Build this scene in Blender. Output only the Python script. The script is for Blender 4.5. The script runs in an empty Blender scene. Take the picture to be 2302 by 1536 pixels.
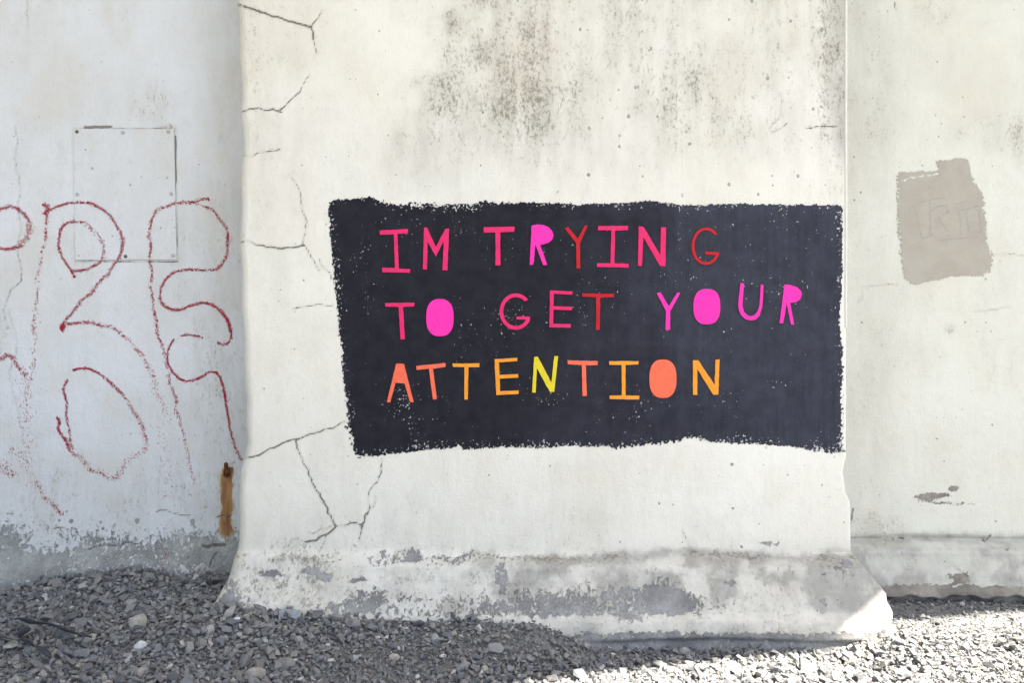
import bpy, bmesh, math
import numpy as np
from mathutils import Vector

SC = bpy.context.scene
RNG = np.random.default_rng(7)

# ------------------------------------------------------------------ camera, sky, sun, exposure
F, CU, CV, CZ = 1900.0, 1151.0, 768.0, 0.80      # focal length and centre in pixels of the photo, eye height
cam_d = bpy.data.cameras.new('camera')
cam_d.sensor_width = 36.0
cam_d.lens = F / 2302.0 * 36.0
cam_d.clip_start, cam_d.clip_end = 0.05, 1500.0
cam = bpy.data.objects.new('camera', cam_d)
SC.collection.objects.link(cam)
cam.location = (0, 0, CZ)
cam.rotation_euler = (math.radians(90), 0, 0)
SC.camera = cam

SUN = Vector((0.35, -0.36, 0.86)).normalized()   # direction towards the sun
sun_el = math.asin(SUN.z)
sun_az = math.atan2(SUN.x, SUN.y)
W = bpy.data.worlds.new('World')
SC.world = W
W.use_nodes = True
nt = W.node_tree
bg = nt.nodes['Background']
sky = nt.nodes.new('ShaderNodeTexSky')
sky.sky_type = 'NISHITA'
sky.sun_disc = False
sky.sun_elevation = sun_el
sky.sun_rotation = sun_az
sky.air_density = 1.0
sky.dust_density = 2.5
sky.ozone_density = 1.0
nt.links.new(sky.outputs[0], bg.inputs[0])
bg.inputs[1].default_value = 0.076
sd = bpy.data.lights.new('sun', 'SUN')
sd.energy = 5.0
sd.angle = math.radians(0.5)
sd.color = (1.0, 0.93, 0.82)
so = bpy.data.objects.new('sun', sd)
SC.collection.objects.link(so)
so.rotation_euler = SUN.to_track_quat('Z', 'Y').to_euler()
SC.view_settings.view_transform = 'Standard'
SC.view_settings.look = 'None'
SC.view_settings.gamma = 1.0
SC.view_settings.use_curve_mapping = False
SC.view_settings.exposure = 2.25
SC.cycles.max_bounces = 6
SC.cycles.diffuse_bounces = 4

# ------------------------------------------------------------------ small maths
def PX(u, Y): return (u - CU) / F * Y
def PZ(v, Y): return CZ - (v - CV) / F * Y
def sstep(a, b, x):
    t = np.clip((x - a) / (b - a), 0, 1)
    return t * t * (3 - 2 * t)

def vnoise(x, y, seed=0):
    r = np.random.default_rng(1000 + seed).random((256, 256))
    xi, yi = np.floor(x).astype(int), np.floor(y).astype(int)
    fx, fy = x - xi, y - yi
    fx, fy = fx * fx * (3 - 2 * fx), fy * fy * (3 - 2 * fy)
    g = lambda a, b: r[a & 255, b & 255]
    return (g(xi, yi) * (1 - fx) + g(xi + 1, yi) * fx) * (1 - fy) + (g(xi, yi + 1) * (1 - fx) + g(xi + 1, yi + 1) * fx) * fy

def fbm(x, y, seed=0, octv=4, gain=.5):
    s = 0; a = 1; t = 0
    for k in range(octv):
        s = s + a * vnoise(x * 2 ** k + 13.1 * k, y * 2 ** k + 7.7 * k, seed + k); t += a; a *= gain
    return s / t            # 0..1, mean about .5

def poly_dist(x, y, pts, closed=False):
    d = np.full(x.shape, 1e9)
    P = list(pts)
    if closed: P = P + [P[0]]
    for (x0, y0), (x1, y1) in zip(P[:-1], P[1:]):
        dx, dy = x1 - x0, y1 - y0
        L = dx * dx + dy * dy + 1e-12
        t = np.clip(((x - x0) * dx + (y - y0) * dy) / L, 0, 1)
        d = np.minimum(d, np.hypot(x - x0 - t * dx, y - y0 - t * dy))
    return d

def poly_inside(x, y, pts):
    c = np.zeros(x.shape, bool)
    n = len(pts)
    for i in range(n):
        x0, y0 = pts[i]; x1, y1 = pts[(i + 1) % n]
        if y0 == y1: continue
        c ^= ((y0 > y) != (y1 > y)) & (x < (x1 - x0) * (y - y0) / (y1 - y0) + x0)
    return c

def blob(u, v, cu, cv, ru, rv, amp=1.0, soft=1.0):
    r = np.sqrt(((u - cu) / ru) ** 2 + ((v - cv) / rv) ** 2)
    return amp * (1 - sstep(1 - .6 * soft, 1 + .4 * soft, r))

def jag(pts, amp, step, seed):
    r = np.random.default_rng(seed); out = []
    for (a, b), (c, d) in zip(pts[:-1], pts[1:]):
        n = max(1, int(math.hypot(c - a, d - b) / step))
        L = math.hypot(c - a, d - b) + 1e-6
        nx, ny = -(d - b) / L, (c - a) / L
        for k in range(n):
            t = k / n; j = r.normal(0, amp) if k else 0
            out.append((a + (c - a) * t + nx * j, b + (d - b) * t + ny * j))
    out.append(pts[-1]); return out

def zm(pts, s, ou, ov): return [(ou + x / s, ov + y / s) for x, y in pts]

# ------------------------------------------------------------------ objects
def link(o, parent=None):
    SC.collection.objects.link(o)
    if parent: o.parent = parent
    return o

def tag(o, label=None, cat=None, group=None, kind=None):
    if label: o['label'] = label
    if cat: o['category'] = cat
    if group: o['group'] = group
    if kind: o['kind'] = kind
    return o

def empty(name, loc=(0, 0, 0)):
    o = bpy.data.objects.new(name, None); o.location = loc; o.empty_display_size = .1
    return link(o)

def make_mesh(name, verts, faces, mat, parent=None, attrs=None, smooth=True, tri=False):
    """verts (n,3) array in world space; faces (m,k) int array."""
    verts = np.asarray(verts, dtype=np.float64)
    faces = np.asarray(faces, dtype=np.int64)
    if parent is not None: verts = verts - np.array(parent.location)
    me = bpy.data.meshes.new(name)
    k = faces.shape[1]
    me.vertices.add(len(verts)); me.vertices.foreach_set('co', verts.ravel().astype(np.float32))
    me.loops.add(faces.size); me.loops.foreach_set('vertex_index', faces.ravel().astype(np.int32))
    me.polygons.add(len(faces))
    me.polygons.foreach_set('loop_start', (np.arange(len(faces)) * k).astype(np.int32))
    me.update(calc_edges=True)
    me.polygons.foreach_set('use_smooth', np.full(len(faces), smooth))
    for an, av in (attrs or {}).items():
        a = me.attributes.new(an, 'FLOAT', 'POINT'); a.data.foreach_set('value', np.asarray(av, dtype=np.float32).ravel())
    me.materials.append(mat)
    me.validate()
    o = bpy.data.objects.new(name, me)
    return link(o, parent)

def mesh_py(name, verts, faces, mat, parent=None, smooth=False):
    me = bpy.data.meshes.new(name)
    off = Vector(parent.location) if parent is not None else Vector()
    me.from_pydata([tuple(Vector(v) - off) for v in verts], [], faces)
    bm = bmesh.new(); bm.from_mesh(me); bmesh.ops.recalc_face_normals(bm, faces=bm.faces); bm.to_mesh(me); bm.free()
    for p in me.polygons: p.use_smooth = smooth
    me.materials.append(mat)
    return link(bpy.data.objects.new(name, me), parent)

def grid_faces(nr, nc, mask=None, base=0):
    i = np.arange(nr * nc).reshape(nr, nc)
    f = np.stack([i[:-1, :-1], i[:-1, 1:], i[1:, 1:], i[1:, :-1]], -1)
    if mask is not None: f = f[mask]
    return f.reshape(-1, 4) + base

def box_vf(x0, x1, y0, y1, z0, z1):
    v = [(x, y, z) for z in (z0, z1) for y in (y0, y1) for x in (x0, x1)]
    f = [(0, 2, 3, 1), (4, 5, 7, 6), (0, 1, 5, 4), (2, 6, 7, 3), (0, 4, 6, 2), (1, 3, 7, 5)]
    return v, f

# ------------------------------------------------------------------ materials
class NT:
    def __init__(s, name, rough=.9):
        s.m = bpy.data.materials.new(name); s.m.use_nodes = True
        s.t = s.m.node_tree; s.b = s.t.nodes['Principled BSDF']
        s.b.inputs['Roughness'].default_value = rough
        s.b.inputs['Specular IOR Level'].default_value = .25
        s.tc = s.t.nodes.new('ShaderNodeTexCoord').outputs['Object']
    def set(s, inp, v):
        if isinstance(v, (int, float)): inp.default_value = v
        elif isinstance(v, (tuple, list)): inp.default_value = tuple(v) + ((1,) if len(v) == 3 and len(inp.default_value) == 4 else ())
        else: s.t.links.new(v, inp)
    def math(s, op, a, b=0.0, c=None, clamp=False):
        n = s.t.nodes.new('ShaderNodeMath'); n.operation = op; n.use_clamp = clamp
        s.set(n.inputs[0], a); s.set(n.inputs[1], b)
        if c is not None: s.set(n.inputs[2], c)
        return n.outputs[0]
    def attr(s, name):
        n = s.t.nodes.new('ShaderNodeAttribute'); n.attribute_name = name; return n.outputs['Fac']
    def map(s, sc, off=(0, 0, 0), rot=(0, 0, 0)):
        n = s.t.nodes.new('ShaderNodeMapping'); s.t.links.new(s.tc, n.inputs[0])
        n.inputs['Scale'].default_value = sc; n.inputs['Location'].default_value = off; n.inputs['Rotation'].default_value = rot
        return n.outputs[0]
    def noise(s, scale, detail=4, rough=.5, vec=None, dist=0):
        n = s.t.nodes.new('ShaderNodeTexNoise'); s.t.links.new(vec or s.tc, n.inputs['Vector'])
        n.inputs['Scale'].default_value = scale; n.inputs['Detail'].default_value = detail
        n.inputs['Roughness'].default_value = rough; n.inputs['Distortion'].default_value = dist
        return n.outputs['Fac']
    def vor(s, scale, vec=None):
        n = s.t.nodes.new('ShaderNodeTexVoronoi'); s.t.links.new(vec or s.tc, n.inputs['Vector'])
        n.inputs['Scale'].default_value = scale
        return n.outputs['Distance'], n.outputs['Color']
    def step(s, x, a, b):
        n = s.t.nodes.new('ShaderNodeMapRange'); n.interpolation_type = 'SMOOTHSTEP'
        s.set(n.inputs['Value'], x); s.set(n.inputs['From Min'], a); s.set(n.inputs['From Max'], b)
        return n.outputs[0]
    def mix(s, f, a, b):
        n = s.t.nodes.new('ShaderNodeMix'); n.data_type = 'RGBA'
        s.set(n.inputs[0], f); s.set(n.inputs[6], a); s.set(n.inputs[7], b); return n.outputs[2]
    def col(s, c): s.set(s.b.inputs['Base Color'], c)
    def bump(s, h, dist=.002, strength=1.0):
        n = s.t.nodes.new('ShaderNodeBump'); n.inputs['Distance'].default_value = dist; n.inputs['Strength'].default_value = strength
        s.set(n.inputs['Height'], h); s.t.links.new(n.outputs[0], s.b.inputs['Normal'])

def wall_material(name, paint_a, paint_b, plaster=(.25, .255, .25), dirt_c=(.26, .235, .185), fine=1.0, stain_shade_c=(.35, .345, .32)):
    m = NT(name)
    dirt, peel, crack, rust, soft, speck = [m.attr(a) for a in ('dirt', 'peel', 'crack', 'rust', 'soft', 'speck')]
    lo = m.noise(2.2, 6, .6)
    strk = m.noise(1, 6, .65, m.map((20, 20, 6.0)))
    strk2 = m.noise(1, 4, .6, m.map((90, 90, 34)))
    mid = m.noise(28, 6, .65)
    hi = m.noise(150, 5, .65)
    grit = m.noise(1, 6, .68, m.map((125, 125, 80)), .6)
    c = m.mix(m.step(lo, .36, .64), paint_a, paint_b)
    # faint rubbed grime all over
    g0 = m.math('ADD', m.math('MULTIPLY', m.step(mid, .50, .75), .13), m.math('MULTIPLY', m.step(grit, .55, .75), .10))
    c = m.mix(g0, c, (.42, .40, .36))
    # soft stain, with ledge and corner shade painted in (broad, smooth)
    sf = m.math('MULTIPLY', soft, m.math('ADD', .72, m.math('MULTIPLY', m.step(strk, .35, .65), .45)), clamp=True)
    c = m.mix(sf, c, stain_shade_c)
    # mould: pitted vertical flecks whose density follows the attribute
    th = m.math('ADD', m.math('MULTIPLY', grit, .62), m.math('ADD', m.math('MULTIPLY', strk2, .28), m.math('MULTIPLY', mid, .25)))
    th = m.math('ADD', th, m.math('MULTIPLY', dirt, .135))
    fl = m.step(th, .675, .815)
    fl = m.math('MULTIPLY', fl, m.math('ADD', .16, m.math('MULTIPLY', dirt, .66)), clamp=True)
    veil = m.math('MULTIPLY', dirt, m.math('ADD', .22, m.math('MULTIPLY', m.step(strk, .35, .65), .40)))
    c = m.mix(veil, c, (.48, .455, .385))
    c = m.mix(fl, c, dirt_c)
    # sparse dark specks
    vd, vc = m.vor(17, m.map((1, 1, 1), (3.1, 0, 1.7)))
    sep = m.t.nodes.new('ShaderNodeSeparateColor'); m.t.links.new(vc, sep.inputs[0])
    rad = m.math('MULTIPLY', m.math('MULTIPLY', sep.outputs[0], sep.outputs[1]), .085)
    rad = m.math('MULTIPLY', rad, speck)
    sp = m.step(m.math('SUBTRACT', m.math('ADD', rad, m.math('MULTIPLY', m.math('SUBTRACT', hi, .5), .13)), vd), -.004, .010)
    sp = m.math('MULTIPLY', sp, m.step(sep.outputs[2], .22, .3))
    c = m.mix(m.math('MULTIPLY', sp, .68), c, (.10, .09, .075))
    ye = m.math('MULTIPLY', m.step(m.noise(1, 5, .6, m.map((5, 5, 3.4), (2, 0, 9))), .50, .68), .22)
    c = m.mix(ye, c, (.62, .55, .43))
    vd2, vc2 = m.vor(46, m.map((1, 1, .8), (7.1, 0, 4.7)))
    sep2 = m.t.nodes.new('ShaderNodeSeparateColor'); m.t.links.new(vc2, sep2.inputs[0])
    sp2 = m.step(m.math('SUBTRACT', m.math('ADD', m.math('MULTIPLY', m.math('MULTIPLY', sep2.outputs[0], speck), .21), m.math('MULTIPLY', m.math('SUBTRACT', hi, .5), .10)), vd2), -.01, .02)
    sp2 = m.math('MULTIPLY', sp2, m.step(m.math('ADD', sep2.outputs[2], m.math('MULTIPLY', m.math('SUBTRACT', mid, .5), .8)), .62, .8))
    c = m.mix(m.math('MULTIPLY', sp2, .6), c, (.16, .145, .12))
    # lost paint
    pl = m.mix(m.step(m.noise(9, 6, .7), .35, .68), tuple(x * .72 for x in plaster), tuple(min(1, x * 1.35) for x in plaster))
    pl = m.mix(m.math('MULTIPLY', m.step(hi, .5, .72), .5), pl, tuple(x * .5 for x in plaster))
    pn = m.noise(1, 8, .80, m.map((85, 85, 60)), .4)
    pv = m.math('ADD', peel, m.math('ADD', m.math('MULTIPLY', m.math('SUBTRACT', pn, .5), 2.3), m.math('MULTIPLY', m.math('SUBTRACT', mid, .5), .8)))
    p = m.step(pv, .48, .53)
    has = m.step(peel, .05, .15)
    p = m.math('MULTIPLY', p, has)
    c = m.mix(p, c, pl)
    # rust
    ra = m.math('ADD', rust, m.math('MULTIPLY', m.math('SUBTRACT', m.noise(1, 5, .7, m.map((110, 110, 60))), .5), 1.15))
    rc = m.mix(m.step(m.noise(1, 6, .7, m.map((30, 30, 10))), .3, .7), (.15, .045, .014), (.44, .20, .06))
    halo = m.math('MULTIPLY', m.step(ra, .15, .5), m.step(rust, .02, .2))
    c = m.mix(m.math('MULTIPLY', halo, .6), c, (.46, .38, .16))
    c = m.mix(m.math('MULTIPLY', m.math('MULTIPLY', m.step(ra, .30, .70), m.step(rust, .05, .4)), .88), c, rc)
    # cracks: crack holds the distance to the crack edge in metres
    cw = m.math('ADD', crack, m.math('MULTIPLY', m.math('SUBTRACT', m.noise(170, 4, .7), .5), .0040))
    cw = m.math('ADD', cw, m.math('MULTIPLY', m.math('SUBTRACT', m.noise(16, 3, .6), .52), .0034))
    k = m.math('SUBTRACT', 1.0, m.step(cw, -.0003, .0011))
    kh = m.math('SUBTRACT', 1.0, m.step(cw, 0, .007))
    c = m.mix(m.math('MULTIPLY', kh, .18), c, (.30, .27, .22))
    c = m.mix(m.math('MULTIPLY', k, .72), c, (.085, .075, .06))
    m.col(c)
    h = m.math('ADD', m.math('MULTIPLY', hi, .55 * fine), m.math('MULTIPLY', mid, .9 * fine))
    h = m.math('ADD', h, m.math('MULTIPLY', m.noise(1, 4, .6, m.map((60, 60, 18))), .5 * fine))
    h = m.math('SUBTRACT', h, m.math('MULTIPLY', p, .55))
    h = m.math('SUBTRACT', h, m.math('MULTIPLY', fl, .3))
    h = m.math('SUBTRACT', h, m.math('MULTIPLY', k, 1.2))
    m.bump(h, .0034, .9)
    return m.m

M_pillar = wall_material('pillar_render', (.815, .80, .725), (.765, .74, .655), plaster=(.30, .295, .29))
M_left = wall_material('left_wall_render', (.735, .765, .80), (.69, .71, .715), plaster=(.33, .34, .325), fine=1.15)
M_right = wall_material('right_wall_render', (.70, .70, .62), (.65, .64, .56), plaster=(.27, .25, .215), fine=1.25)

def simple(name, c1, c2, scale=30, rough=.85, bumpd=.001, det=5):
    m = NT(name, rough); n = m.noise(scale, det, .6)
    m.col(m.mix(m.step(n, .3, .7), c1, c2)); m.bump(m.noise(scale * 3, 4, .6), bumpd, .7)
    return m.m

def black_paint():
    m = NT('black_wall_paint', .8); m.b.inputs['Specular IOR Level'].default_value = .12
    fade = m.attr('fade')
    strk = m.noise(1, 6, .7, m.map((60, 60, 6)))
    mid = m.noise(22, 6, .65)
    hi = m.noise(190, 5, .6)
    c = m.mix(m.step(mid, .3, .7), (.012, .011, .016), (.020, .019, .026))
    c = m.mix(m.math('MULTIPLY', fade, m.math('ADD', .55, m.math('MULTIPLY', m.math('ADD', m.step(strk, .3, .7), m.step(mid, .35, .7)), .32)), clamp=True), c, (.050, .054, .074))
    # chipped flecks where the white wall shows
    ch = m.noise(1, 4, .62, m.map((150, 150, 120)))
    den = m.noise(6.5, 4, .6)
    th = m.math('ADD', ch, m.math('ADD', m.math('MULTIPLY', m.math('SUBTRACT', den, .5), .45), m.attr('chip')))
    f = m.step(m.math('SUBTRACT', th, m.math('MULTIPLY', m.math('SUBTRACT', .55, m.noise(45, 3, .5)), .25)), .70, .735)
    sc = m.step(m.noise(1, 3, .5, m.map((320, 320, 26), (0, 0, 0), (0, .5, 0))), .76, .80)
    c = m.mix(m.math('MULTIPLY', sc, .12), c, (.4, .42, .48))
    c = m.mix(m.math('MULTIPLY', f, .85), c, (.66, .66, .62))
    k = m.math('SUBTRACT', 1.0, m.step(m.math('ADD', m.attr('crack'), m.math('MULTIPLY', m.math('SUBTRACT', hi, .5), .002)), 0, .0009))
    c = m.mix(m.math('MULTIPLY', k, .55), c, (.16, .18, .25))
    m.col(c)
    h = m.math('ADD', m.math('MULTIPLY', hi, .6), m.math('MULTIPLY', strk, .4))
    h = m.math('SUBTRACT', h, m.math('MULTIPLY', f, .6))
    m.bump(h, .0016, .7)
    return m.m

def letter_mat(name, c):
    m = NT(name, .7)
    n = m.noise(60, 5, .6)
    cc = m.mix(m.step(n, .3, .75), c, tuple(x * .86 for x in c))
    ch = m.step(m.noise(1, 4, .62, m.map((170, 170, 170), (5, 1, 2))), .745, .77)
    cc = m.mix(m.math('MULTIPLY', ch, .55), cc, tuple(x * .45 + .02 for x in c))
    m.col(cc); m.bump(m.noise(200, 4, .6), .0008, .6)
    return m.m

# ------------------------------------------------------------------ the ground
def ground_z(x, y):
    x = np.asarray(x, float); y = np.asarray(y, float)
    b = np.interp(x, [-3, -1.57, -1.40, -1.16, -1.02, -.9, -.7, 0, .2, 1, 3], [.03, .024, .070, .098, .068, .078, .06, .045, .0, .0, -.004])
    m = np.interp(x, [-3, -1.2, -.785, -.62, -.48, -.3, .06, .14, .24, .85, .93, 1.0, 1.08, 1.15, 3], [.03, .06, .074, .060, .045, .040, .038, .004, -.040, -.046, -.018, .012, .004, .0, -.004])
    f = np.interp(x, [-3, -1.2, -.4, .2, .6, 3], [.02, .025, .008, -.006, -.006, -.006])
    t1 = sstep(2.6, 2.32, y); t2 = sstep(2.32, 1.95, y); t3 = sstep(1.9, .9, y)
    z = b * (1 - t1) + (m * (1 - t2) + f * t2) * t1
    z = z * (1 - t3)
    near = sstep(6, 3, np.abs(x)) * sstep(-4, -1, y)
    z = z + (fbm(x * 3.2 + 40, y * 3.2 + 40, 11, 3) - .5) * .020 * near
    return z

def ground_pt(u, v):
    Y = 2.1
    for _ in range(30):
        z = float(ground_z(PX(u, Y), Y))
        Y = .5 * Y + .5 * (CZ - z) * F / (v - CV)
    return PX(u, Y), Y, float(ground_z(PX(u, Y), Y))

def ground_mat():
    m = NT('dusty_soil', .95)
    c = m.mix(m.step(m.noise(7, 6, .65), .3, .7), (.19, .188, .186), (.28, .275, .265))
    c = m.mix(m.math('MULTIPLY', m.step(m.noise(160, 5, .7), .5, .7), .7), c, (.27, .26, .245))
    c = m.mix(m.math('MULTIPLY', m.step(m.noise(110, 4, .7), .55, .75), .4), c, (.07, .07, .075))
    m.col(c); m.bump(m.math('ADD', m.noise(130, 6, .7), m.noise(40, 4, .6)), .006, 1.0)
    return m.m
fx = np.concatenate([[-400, -120, -40, -15, -6, -4], np.arange(-3, 3.001, .012), [4, 6, 15, 40, 120, 400]])
fy = np.concatenate([[-400, -120, -40, -15, -6, -3, -1.5, -.5, .2], np.arange(.7, 2.75, .012), [3.2, 6, 15, 40, 120, 400]])
gx, gy = np.meshgrid(fx, fy)
gz = ground_z(gx, gy)
tag(make_mesh('ground', np.stack([gx, gy, gz], -1).reshape(-1, 3), grid_faces(len(fy), len(fx)), ground_mat()), kind='structure')

# ------------------------------------------------------------------ walls and pillar: surface functions
YF = 2.375        # front of the pillar
YW = 2.65         # walls behind it
def relief(x, z, s=0):
    return (fbm(x * 2.6 + 9, z * 2.6 + 5, 31 + s, 2) - .5) * .0045

zrow = np.concatenate([np.arange(-.12, 1.90, .005), np.linspace(1.95, 3.5, 9)])

def flare_front(x, z):
    """how far the pillar's foot stands out in front of its face"""
    s = sstep(-.62, .05, x)                       # soft on the left, crisp moulding on the right
    soft = .085 * sstep(.26, -.02, z) ** 1.4 + .012 * sstep(.215, .195, z)
    crisp = .052 * sstep(.208, .172, z) + .045 * sstep(.18, .02, z)
    lip = .012 * sstep(.062, .045, z) * sstep(.0, .3, x)
    f = soft * (1 - s) + (crisp + lip) * s
    # shaft swells a little near the foot
    lump = (fbm(x * 9, z * 14, 51, 3) - .5) * .020 * sstep(.24, .14, z)
    fine = (fbm(x * 45, z * 60, 55, 3) - .5) * .005 * sstep(.24, .16, z)
    groove = -.010 * np.exp(-((z - .203 - .003 * np.sin(x * 7) - .012 * (fbm(x * 8, x * 0, 57, 3) - .5)) / .0095) ** 2) * sstep(.1, .5, x) * sstep(.25, .6, fbm(x * 5, x * 0 + 3, 58, 2))
    under = groove - .012 * sstep(.002, -.012, z + .004 * np.sin(x * 9)) * sstep(.1, .35, x)
    return np.maximum(f + lump + fine + under, -.012)

def pillar_y(x, z): return YF + relief(x, z) - flare_front(x, z)

def wall_foot(x, z, side):
    zc = .178 + 0 * x if side > 0 else .165 + .02 * np.sin(x * 5)
    w = .030 if side > 0 else .075
    d = (.050 if side > 0 else .040) * sstep(zc + .004, zc - w, z) + .025 * sstep(zc - .02, .0, z)
    d = d - (.011 * np.exp(-((z - zc + .001 - .004 * np.sin(x * 11) - .010 * (fbm(x * 9, x * 0, 67, 3) - .5)) / .0095) ** 2) if side > 0 else 0)
    lump = (fbm(x * 8, z * 14, 61, 3) - .5) * .018 * sstep(zc + .01, zc - .05, z)
    fine = (fbm(x * 45, z * 60, 65, 3) - .5) * .004 * sstep(zc, zc - .03, z)
    und = -.030 * sstep(.020, .012, z + .004 * np.sin(x * 40) + .003 * np.sin(x * 97)) * (side > 0)
    return np.maximum(d + lump + fine + und, -.016)
def left_y(x, z):
    fillet = .045 * sstep(-.98, -.80, x) ** 2
    return YW + relief(x, z, 3) * 1.3 - wall_foot(x, z, -1) - fillet * .6
def right_y(x, z):
    return YW + relief(x, z, 6) * 1.3 - wall_foot(x, z, 1)

# cracks, in pixels of the photo: (points, half width px)
CR = []
def crack(pts, w, s, ou, ov, amp=1.6, step=9):
    CR.append((jag(zm(pts, s, ou, ov), amp, step, len(CR)), w))
crack([(85, 30), (130, 35), (165, 48)], 2.6, 3.072, 500, 0)
crack([(180, 52), (210, 60), (290, 85), (350, 112), (420, 130), (490, 150), (560, 170), (612, 187)], 2.2, 3.072, 500, 0)
crack([(612, 187), (625, 160), (665, 115), (688, 70)], .9, 3.072, 500, 0)
crack([(612, 187), (625, 220), (628, 270)], 1.8, 3.072, 500, 0)
crack([(628, 270), (640, 320), (655, 370)], .8, 3.072, 500, 0)
crack([(100, 790), (120, 772), (175, 765)], 1.0, 3.072, 500, 0)
crack([(185, 748), (250, 742), (320, 760), (408, 772)], 1.6, 3.072, 500, 0)
crack([(400, 755), (430, 735), (470, 690), (540, 628)], 1.1, 3.072, 500, 0)
crack([(540, 628), (600, 520)], .2, 3.072, 500, 0)
crack([(115, 1080), (215, 1075), (270, 1050), (340, 1040), (395, 1030)], .8, 3.072, 500, 0)
crack([(530, 170), (590, 260), (605, 370), (615, 430)], .4, 3.4125, 500, 350)
crack([(615, 430), (648, 500), (640, 590), (617, 670), (650, 720)], 1.0, 3.4125, 500, 350)
crack([(650, 720), (700, 800), (740, 880)], .6, 3.4125, 500, 350)
crack([(745, 800), (790, 870), (835, 950)], .6, 3.4125, 500, 350)
crack([(115, 662), (215, 655), (260, 685)], .8, 3.4125, 500, 350)
crack([(260, 685), (340, 700), (460, 712), (560, 702), (617, 690)], 1.7, 3.4125, 500, 350)
crack([(540, 1178), (620, 1160), (740, 1135), (850, 1150)], .5, 3.4125, 500, 350)
crack([(125, 312), (200, 300), (280, 260), (350, 225), (420, 210)], 1.3, 2.415, 500, 900)
crack([(420, 210), (500, 180), (580, 155), (665, 115)], .9, 2.415, 500, 900)
crack([(395, 215), (415, 280), (450, 360), (500, 470), (550, 550), (590, 630), (617, 685)], 1.7, 2.415, 500, 900, 2.2)
crack([(617, 685), (570, 730), (510, 765), (450, 772)], 1.9, 2.415, 500, 900, 2.6)
crack([(617, 685), (700, 668), (750, 680), (775, 660)], .8, 2.415, 500, 900)
crack([(560, 740), (520, 830)], .4, 2.415, 500, 900)
crack([(450, 772), (385, 750), (340, 800), (335, 860)], .3, 2.415, 500, 900, 2)
crack([(470, 720), (560, 700), (600, 680)], .3, 2.415, 500, 900, 2.6)
crack([(865, 320), (860, 400), (820, 460), (795, 500), (800, 580), (770, 660), (740, 760)], .9, 2.415, 500, 900, 2.2)
crack([(830, 520), (790, 620), (760, 700)], .2, 2.415, 500, 900, 2)
crack([(560, 880), (640, 870), (650, 850)], .2, 2.415, 500, 900, 2)
crack([(1690, 770), (1750, 700), (1760, 560)], .1, 2.677, 1100, 0, 2)
crack([(1700, 800), (1750, 775), (1790, 740)], .1, 2.677, 1100, 0, 2)
crack([(1900, 765), (2050, 760), (2110, 742)], .5, 2.677, 1100, 0, 2)
crack([(805, 710), (840, 780), (865, 830)], .5, 2.415, 1200, 900)
N_PILLAR_CR = len(CR)
crack([(105, 110), (125, 200), (100, 330), (130, 480), (140, 560), (120, 640), (140, 760), (145, 830), (120, 920), (125, 1000), (145, 1080), (150, 1170), (70, 1240), (45, 1310), (20, 1380), (60, 1500)], .25, 3.0714, 0, 250)
crack([(60, 0), (120, 200), (110, 300), (60, 420), (90, 560), (130, 700), (160, 900)], -.1, 3.0714, 0, 700)
crack([(250, 0), (258, 150), (262, 260)], .1, 4.11, 0, 0)
crack([(1080, 1385), (1150, 1375), (1220, 1400), (1310, 1410)], .6, 3.0714, 0, 700, 2)
crack([(370, 272), (430, 262), (470, 280)], 1.0, 3.029, 0, 1100, 2)
crack([(580, 412), (680, 385), (800, 380), (1000, 360)], 1.2, 3.029, 0, 1100, 2)
crack([(1380, 385), (1450, 378), (1530, 380)], 3.5, 3.029, 0, 1100, 3)
crack([(1498, 1425), (1540, 1408), (1575, 1425), (1605, 1402)], 1.0, 3.0714, 0, 700, 2)
crack([(1475, 430), (1445, 470), (1430, 520)], 1.3, 3.029, 0, 1100, 3)
# open joints round the access plate
CR.append((jag([(190, 286), (250, 285)], .3, 12, 3), 2.6))
CR.append((jag([(165, 289), (395, 289)], .2, 20, 4), .4))
CR.append((jag([(394, 306), (395, 412)], .3, 12, 5), 2.0))
CR.append((jag([(395, 412), (400, 584)], .3, 12, 5), .5))
CR.append((jag([(170, 587), (400, 588)], .3, 12, 6), 1.0))
N_LEFT_CR = len(CR)
crack([(1050, 1385), (1140, 1375), (1300, 1355)], -.1, 3.073, 1850, 250)
crack([(1190, 990), (1389, 1000)], -.2, 3.073, 1850, 250)
crack([(240, 1320), (275, 1290), (270, 1210), (400, 1200), (520, 1195)], -.1, 3.073, 1850, 250)
crack([(580, 20), (578, 60), (590, 90)], .4, 4.389, 1880, 0)
crack([(105, 1380), (100, 1420), (96, 1450)], 1.6, 2.794, 1880, 650)
crack([(1540, 660), (1600, 700), (1660, 750), (1690, 830)], .8, 5.093, 1850, 1150)
crack([(870, 300), (930, 318)], 1.2, 5.093, 1850, 1150)
crack([(1820, 320), (1860, 350), (1920, 270)], 1.2, 5.093, 1850, 1150)

def crack_attr(U, V, Y, cr):
    d = np.full(U.shape, .05)
    for pts, w in cr:
        a = np.array(pts); m = 22
        sel = (U > a[:, 0].min() - m) & (U < a[:, 0].max() + m) & (V > a[:, 1].min() - m) & (V < a[:, 1].max() + m)
        if sel.any():
            dd = (poly_dist(U[sel], V[sel], pts) - w * .85) / F * Y[sel]
            d[sel] = np.minimum(d[sel], dd)
    return d

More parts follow.
